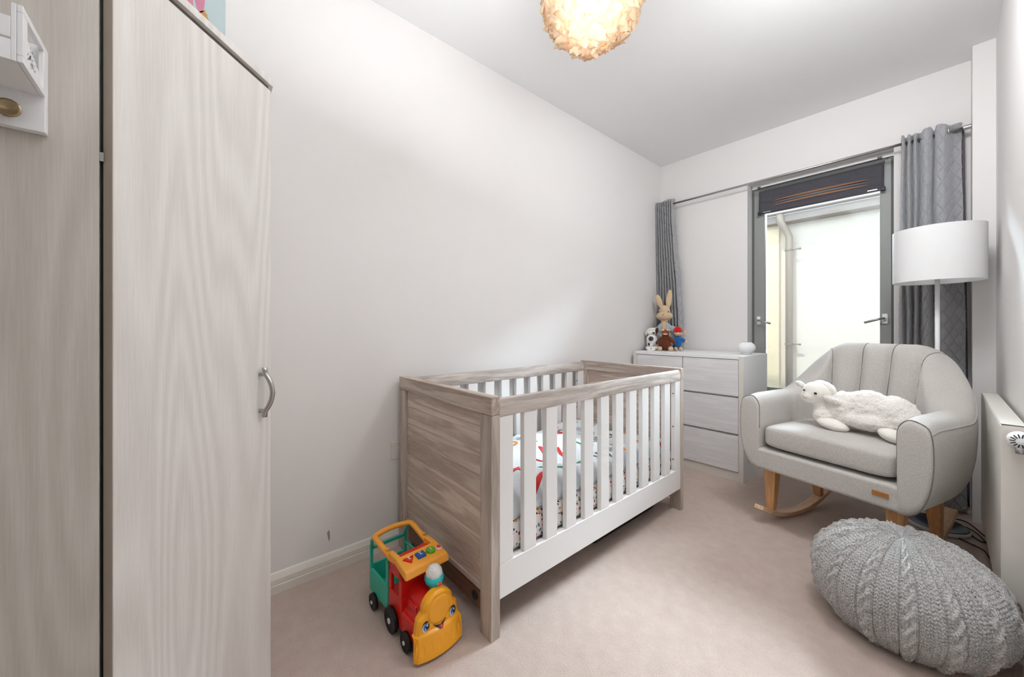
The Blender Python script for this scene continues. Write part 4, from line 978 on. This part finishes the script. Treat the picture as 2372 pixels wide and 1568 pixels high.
tag(cb.tube([tuple(p) for p in cpath], 0.0028, 8).build('cable', 'cable', None, smooth=True), 'black cable looping on the carpet between lamp base and radiator', 'cable', 'lamp cables by the radiator')
cb = MB(); cpath = catmull([(1.635, 2.625, .006), (1.665, 2.600, .006), (1.700, 2.560, .008), (1.712, 2.50, .006), (1.727, 2.40, .006)], 8)
tag(cb.tube([tuple(p) for p in cpath], 0.0028, 8).build('cable', 'cable', None, smooth=True), 'straight black cable running from the lamp base along the radiator', 'cable', 'lamp cables by the radiator')

# ------------------------------------------------------------------ toy train
tr = thing('toy_train', 'red, yellow and teal plastic toy train with a smiling face', 'toy train', (0.450, 0.545, 0), math.radians(3))
HW = 0.066
# red engine body
eng = MB(); n = 14
# boiler hood profile (y,z)
hood = [(-HW, 0.030), (-HW, 0.082), (-0.055, 0.092), (-0.050, 0.100)] + [(-0.048 * math.cos(PI * i / n), 0.110 + 0.050 * math.sin(PI * i / n)) for i in range(n + 1)] + [(0.050, 0.100), (0.055, 0.092), (HW, 0.082), (HW, 0.030)]
eng.prism(hood, 0, 0.044, 0.134); e1 = eng.build('boiler', 'red', tr, bevel=0.004, seg=3)
cab = MB()
cab.box(-0.040, 0.046, -HW, HW, 0.030, 0.122)                    # cab lower
cab.box(0.030, 0.046, -HW, HW, 0.122, 0.214)                     # front wall
cab.box(-0.040, -0.022, -HW, -HW + 0.012, 0.122, 0.214).box(-0.040, -0.022, HW - 0.012, HW, 0.122, 0.214)
cab.box(-0.040, 0.046, -HW, -HW + 0.012, 0.176, 0.214).box(-0.040, 0.046, HW - 0.012, HW, 0.176, 0.214)
cab.build('cab', 'red', tr, bevel=0.003)
MB().hexa([(-0.030, -0.058, 0.205), (0.012, -0.058, 0.212), (0.012, 0.058, 0.212), (-0.030, 0.058, 0.205), (-0.022, -0.058, 0.222), (0.020, -0.058, 0.232), (0.020, 0.058, 0.232), (-0.022, 0.058, 0.222)]).build('cab_shelf', 'red', tr, bevel=0.003)
for k, y in enumerate((-0.030, 0.030)):
    MB().cyl((0.134 - 0.04, y, 0.150), 0.004, 0.03, 0, 8)
# side fenders of boiler
for s in (-1, 1):
    MB().box(0.050, 0.130, s * 0.058 - 0.010, s * 0.058 + 0.010, 0.034, 0.090).build('side_tank', 'red', tr, bevel=0.008, seg=3)
    MB().box(0.065, 0.110, s * 0.046 - 0.006, s * 0.046 + 0.006, 0.108, 0.128).build('boiler_rib', 'red', tr, bevel=0.004)
# amber roof
rf = MB(); rf.hexa([(0.022, -0.076, 0.222), (0.098, -0.079, 0.205), (0.098, 0.079, 0.205), (0.022, 0.076, 0.222), (0.022, -0.073, 0.244), (0.092, -0.075, 0.232), (0.092, 0.075, 0.232), (0.022, 0.073, 0.244)])
rfo = rf.build('roof', 'orange', tr, bevel=0.007, seg=3)
for s in (-1, 1):
    MB().hexa([(-0.032, s * 0.064 - 0.010, 0.212), (0.030, s * 0.064 - 0.010, 0.222), (0.030, s * 0.064 + 0.010, 0.222), (-0.032, s * 0.064 + 0.010, 0.212),
               (-0.028, s * 0.064 - 0.009, 0.242), (0.030, s * 0.064 - 0.009, 0.243), (0.030, s * 0.064 + 0.009, 0.243), (-0.028, s * 0.064 + 0.009, 0.242)]).build('roof_side', 'orange', tr, bevel=0.005, seg=3)
hp = [(-0.020, -0.066, 0.222), (-0.060, -0.067, 0.229), (-0.125, -0.069, 0.240), (-0.140, -0.066, 0.242), (-0.146, -0.055, 0.243), (-0.150, -0.02, 0.246), (-0.150, 0.02, 0.246), (-0.146, 0.055, 0.243), (-0.140, 0.066, 0.242), (-0.125, 0.069, 0.240), (-0.060, 0.067, 0.229), (-0.020, 0.066, 0.222)]
MB().tube([tuple(p) for p in catmull(hp, 4)], 0.0085, 10, flat=1.15).build('handle', 'orange', tr, smooth=True)
for s in (-1, 1): MB().ell((-0.046, s * 0.067, 0.240), (.006, .005, .005)).build('hinge_knob', 'orange', tr, smooth=True)
# buttons, digits upright when seen from behind the handle
def btn(y, shape, mat, digit):
    o = MB(); x0 = 0.055; z0 = 0.2392
    if shape == 's': o.box(x0 - 0.013, x0 + 0.013, y - 0.015, y + 0.015, z0 - 0.006, z0 + 0.006)
    elif shape == 'c': o.cyl((x0, y, z0 - 0.006), 0.0155, 0.012, 2, 28)
    else: o.prism([(x0 + 0.015, y), (x0 - 0.011, y - 0.019), (x0 - 0.011, y + 0.019)], 2, z0 - 0.006, z0 + 0.006)
    bo = o.build('button', mat, tr, bevel=0.003, seg=3)
    me = text_mesh(digit, 0.021, 0.0004); d = link('digit', me, 'print_white', bo); d.location = (x0 - (0.001 if shape != 't' else 0.003), y, z0 + 0.0063); d.rotation_euler = (0, 0, -PI / 2)
btn(-0.042, 't', 'red', '3'); btn(-0.004, 's', 'blue', '2'); btn(0.032, 'c', 'green', '1')
lg = MB().cyl((0.058, 0.0605, 0.236), 0.0105, 0.006, 2, 20).build('emblem', 'print_white', tr, bevel=0.001)
MB().cyl((0.058, 0.0605, 0.2418), 0.0085, 0.0006, 2, 20).build('emblem_disc', 'print_red', lg)
me = text_mesh('Fisher-Price', 0.0036); d = link('emblem_lettering', me, 'print_white', lg); d.location = (0.058, 0.0605, 0.2426); d.rotation_euler = (0, 0, -PI / 2)
# teal rear car
tc_ = MB()
tc_.box(-0.180, -0.040, -HW - 0.002, HW + 0.002, 0.045, 0.060)
for s in (-1, 1):
    ys_ = s * (HW - 0.002)
    tc_.hexa([(-0.182, ys_ - .005, 0.045), (-0.040, ys_ - .005, 0.045), (-0.040, ys_ + .005, 0.045), (-0.182, ys_ + .005, 0.045), (-0.182, ys_ - .005, 0.120), (-0.040, ys_ - .005, 0.115), (-0.040, ys_ + .005, 0.115), (-0.182, ys_ + .005, 0.120)])
    tc_.box(-0.182, -0.170, ys_ - .005, ys_ + .005, 0.118, 0.200).box(-0.055, -0.040, ys_ - .005, ys_ + .005, 0.112, 0.205)
    tc_.box(-0.182, -0.040, ys_ - .004, ys_ + .004, 0.156, 0.164) if s > 0 else None
tc_.box(-0.182, -0.174, -HW, HW, 0.060, 0.130).box(-0.182, -0.174, -HW, HW, 0.180, 0.192)
tc_.build('rear_car', 'teal', tr, bevel=0.0025)
for s in (-1, 1): MB().tube([(-0.176, s * .062, 0.19), (-0.168, s * .066, 0.215), (-0.150, s * .066, 0.238)], 0.006, 8).build('handle_support', 'teal', tr, smooth=True)
MB().cyl((-0.110, 0.022, 0.060), 0.022, 0.055, 2, 20, 0.020).build('seat_peg', 'teal', tr, smooth=False, bevel=0.002)
MB().ell((-0.085, -0.035, 0.078), (0.012, 0.010, 0.016)).build('small_bead', 'green', tr, smooth=True)
# wheels
def wheel(x, s, r):
    y = s * (HW + 0.002)
    w = MB(); prof = [(r * .55, -0.006), (r, -0.0055), (r, 0.0055), (r * .86, 0.0065), (r * .80, 0.005), (r * .38, 0.006), (0.0005, 0.006)]
    if s < 0: prof = [(a, -c) for a, c in prof]
    w.lathe(prof, (x, y + s * 0.006, r + 0.001), 32, 1)
    wo = w.build('wheel', 'tyre', tr, smooth=True)
    MB().cyl((x, y + (s * 0.012 if s > 0 else -0.0155), r + 0.001), r * 0.22, 0.0035, 1, 16).build('hub', 'lamp_white', wo, bevel=0.001)
for s in (-1, 1):
    wheel(-0.135, s, 0.026); wheel(-0.004, s, 0.038); wheel(0.092, s, 0.027)
MB().box(-0.110, -0.045, -0.060, 0.060, 0.028, 0.045).build('chassis', plain('grey_chassis', (120, 120, 122), .5), tr, bevel=0.003)
MB().box(-0.045, 0.125, -0.058, 0.058, 0.014, 0.032).build('chassis', plain('grey_chassis', (120, 120, 122), .5), tr, bevel=0.003)
# yellow face: outline in (y,z) with forward curve
def halfw(z):
    if z > 0.132: 
        q = (z - 0.132) / 0.044; return 0.050 * math.sqrt(max(0, 1 - q * q)) + 0.0005
    if z > 0.112: return 0.050 + (0.068 - 0.050) * smooth01((0.132 - z) / 0.020)
    if z > 0.072: return 0.068 + 0.006 * (0.112 - z) / 0.040
    return 0.078 + 0.006 * (0.072 - z) / 0.062
def fx(y, z):
    base = 0.160 - 0.9 * y * y
    if z < 0.072: base += 0.010 - 1.6 * y * y + 0.20 * (0.072 - z)
    elif z < 0.078: base += (0.010 - 1.6 * y * y) * smooth01((0.078 - z) / .006)
    q = math.hypot(y / 0.036, (z - 0.124) / 0.037)
    base += 0.0018 * smooth01((1.05 - q) / 0.09) - 0.0022 * math.exp(-((q - 1.12) / 0.06) ** 2)
    if z < 0.066:
        for k in range(6):
            yc = -0.060 + 0.024 * k; d = math.hypot((y - yc) / 0.0045, (z - 0.040) / 0.013)
            base -= 0.0022 * smooth01((1.4 - d) / 0.7)
    edge = halfw(z) - abs(y); base -= 0.010 * (1 - smooth01(edge / 0.010)) if z < 0.17 else 0.010 * (1 - smooth01(min(edge / 0.010, (0.176 - z) / 0.008)))
    return base
zs = list(np.linspace(0.010, 0.066, 20)) + list(np.linspace(0.0675, 0.078, 6)) + list(np.linspace(0.082, 0.132, 18)) + list(np.linspace(0.1345, 0.1758, 22))
fb = MB(); ny_ = 72; vs = []
for z in zs:
    h = halfw(z)
    for i in range(ny_): y = -h + 2 * h * i / (ny_ - 1); vs.append((fx(y, z), y, z))
nz_ = len(zs); fs = [(j * ny_ + i, j * ny_ + i + 1, (j + 1) * ny_ + i + 1, (j + 1) * ny_ + i) for j in range(nz_ - 1) for i in range(ny_ - 1)]
nb = len(vs); rim = list(range(ny_)) + [j * ny_ + ny_ - 1 for j in range(1, nz_)] + [(nz_ - 1) * ny_ + i for i in range(ny_ - 2, -1, -1)] + [j * ny_ for j in range(nz_ - 2, 0, -1)]
for r_ in rim: x, y, z = vs[r_]; vs.append((0.130 + (0.03 if z < .068 else 0), y * 0.97, z))
k = len(rim); fs += [(rim[i], rim[(i + 1) % k], nb + (i + 1) % k, nb + i) for i in range(k)] + [tuple(range(nb, nb + k))]
fb.add(vs, fs); face = fb.build('face', 'yellow', tr, smooth=True)
md = face.modifiers.new('e', 'EDGE_SPLIT'); md.split_angle = math.radians(45)
def decal(cy, cz, poly, lift, name, mat, par):
    """flat print bent over the face plate"""
    vs = [(fx(cy, cz) + lift, cy, cz)] + [(fx(cy + a, cz + c) + lift, cy + a, cz + c) for a, c in poly]
    n = len(poly); return MB().add(vs, [(0, i + 1, (i + 1) % n + 1) for i in range(n)]).build(name, mat, par)
def oval(a, c, n=24, off=(0, 0), tilt=0): 
    out = []
    for i in range(n):
        t = 2 * PI * i / n; x, z = a * math.cos(t), c * math.sin(t); out.append((off[0] + x * math.cos(tilt) - z * math.sin(tilt), off[1] + x * math.sin(tilt) + z * math.cos(tilt)))
    return out
for s in (-1, 1):
    cy, cz = s * 0.046, 0.096
    e = decal(cy, cz, oval(.0115, .0155), .0008, 'eye', 'print_black', face)
    decal(cy - .0018, cz - .0022, oval(.0098, .0125), .0014, 'eye_white', 'print_white', e)
    decal(cy - .0005, cz - .001, oval(.0082, .0115), .0020, 'iris', 'print_blue', e)
    decal(cy + .0030, cz - .0005, oval(.0052, .0080), .0026, 'pupil', 'print_black', e)
    decal(cy + .0028, cz + .0040, oval(.0026, .0030), .0032, 'eye_glint', 'print_white', e)
    decal(cy - .0026, cz - .0060, oval(.0020, .0022), .0032, 'eye_glint', 'print_white', e)
mo = []
for i in range(15): t = -1 + 2 * i / 14; mo.append((t * .019, .006 * t * t + .0008))
for i in range(15): t = 1 - 2 * i / 14; mo.append((t * .019, .012 * t * t * .5 - .0065 * (1 - t * t)))
mth = decal(0, .079, [(a, c) for a, c in mo], .0012, 'mouth', 'print_black', face)
decal(.003, .0745, [(-.007, .0005), (0, -.0008), (.008, .001), (.003, .0042), (-.003, .0040)], .0020, 'tongue', 'print_red', face)
for s in (-1, 1): decal(s * .0195, .0868, oval(.0028, .0010, 10, tilt=s * -.6), .0014, 'smile_line', 'print_black', face)
# funnel
fn = MB().lathe([(0.016, 0.150), (0.016, 0.164), (0.017, 0.170), (0.025, 0.177), (0.029, 0.187), (0.029, 0.196), (0.025, 0.201)], (0.112, 0.010, 0), 28)
fno = fn.build('funnel', 'aqua', tr, smooth=True)
blob('funnel_ball', [((0.112, 0.010, 0.204), (.0255, .0255, .0255))], plain('white_rubber', (226, 226, 222), .6), tr, .0022, .0026, .006, 1)
em = MB().cyl((0.1385, 0.012, 0.183), 0.0075, 0.0022, 0, 20).build('funnel_emblem', 'print_white', fno)
MB().cyl((0.1402, 0.012, 0.183), 0.0062, 0.0012, 0, 20).build('funnel_emblem', 'print_red', fno)
me = text_mesh('FP', 0.006); d = link('emblem_lettering', me, 'print_white', fno); d.location = (0.1416, 0.012, 0.183); d.rotation_euler = (PI / 2, 0, PI / 2)
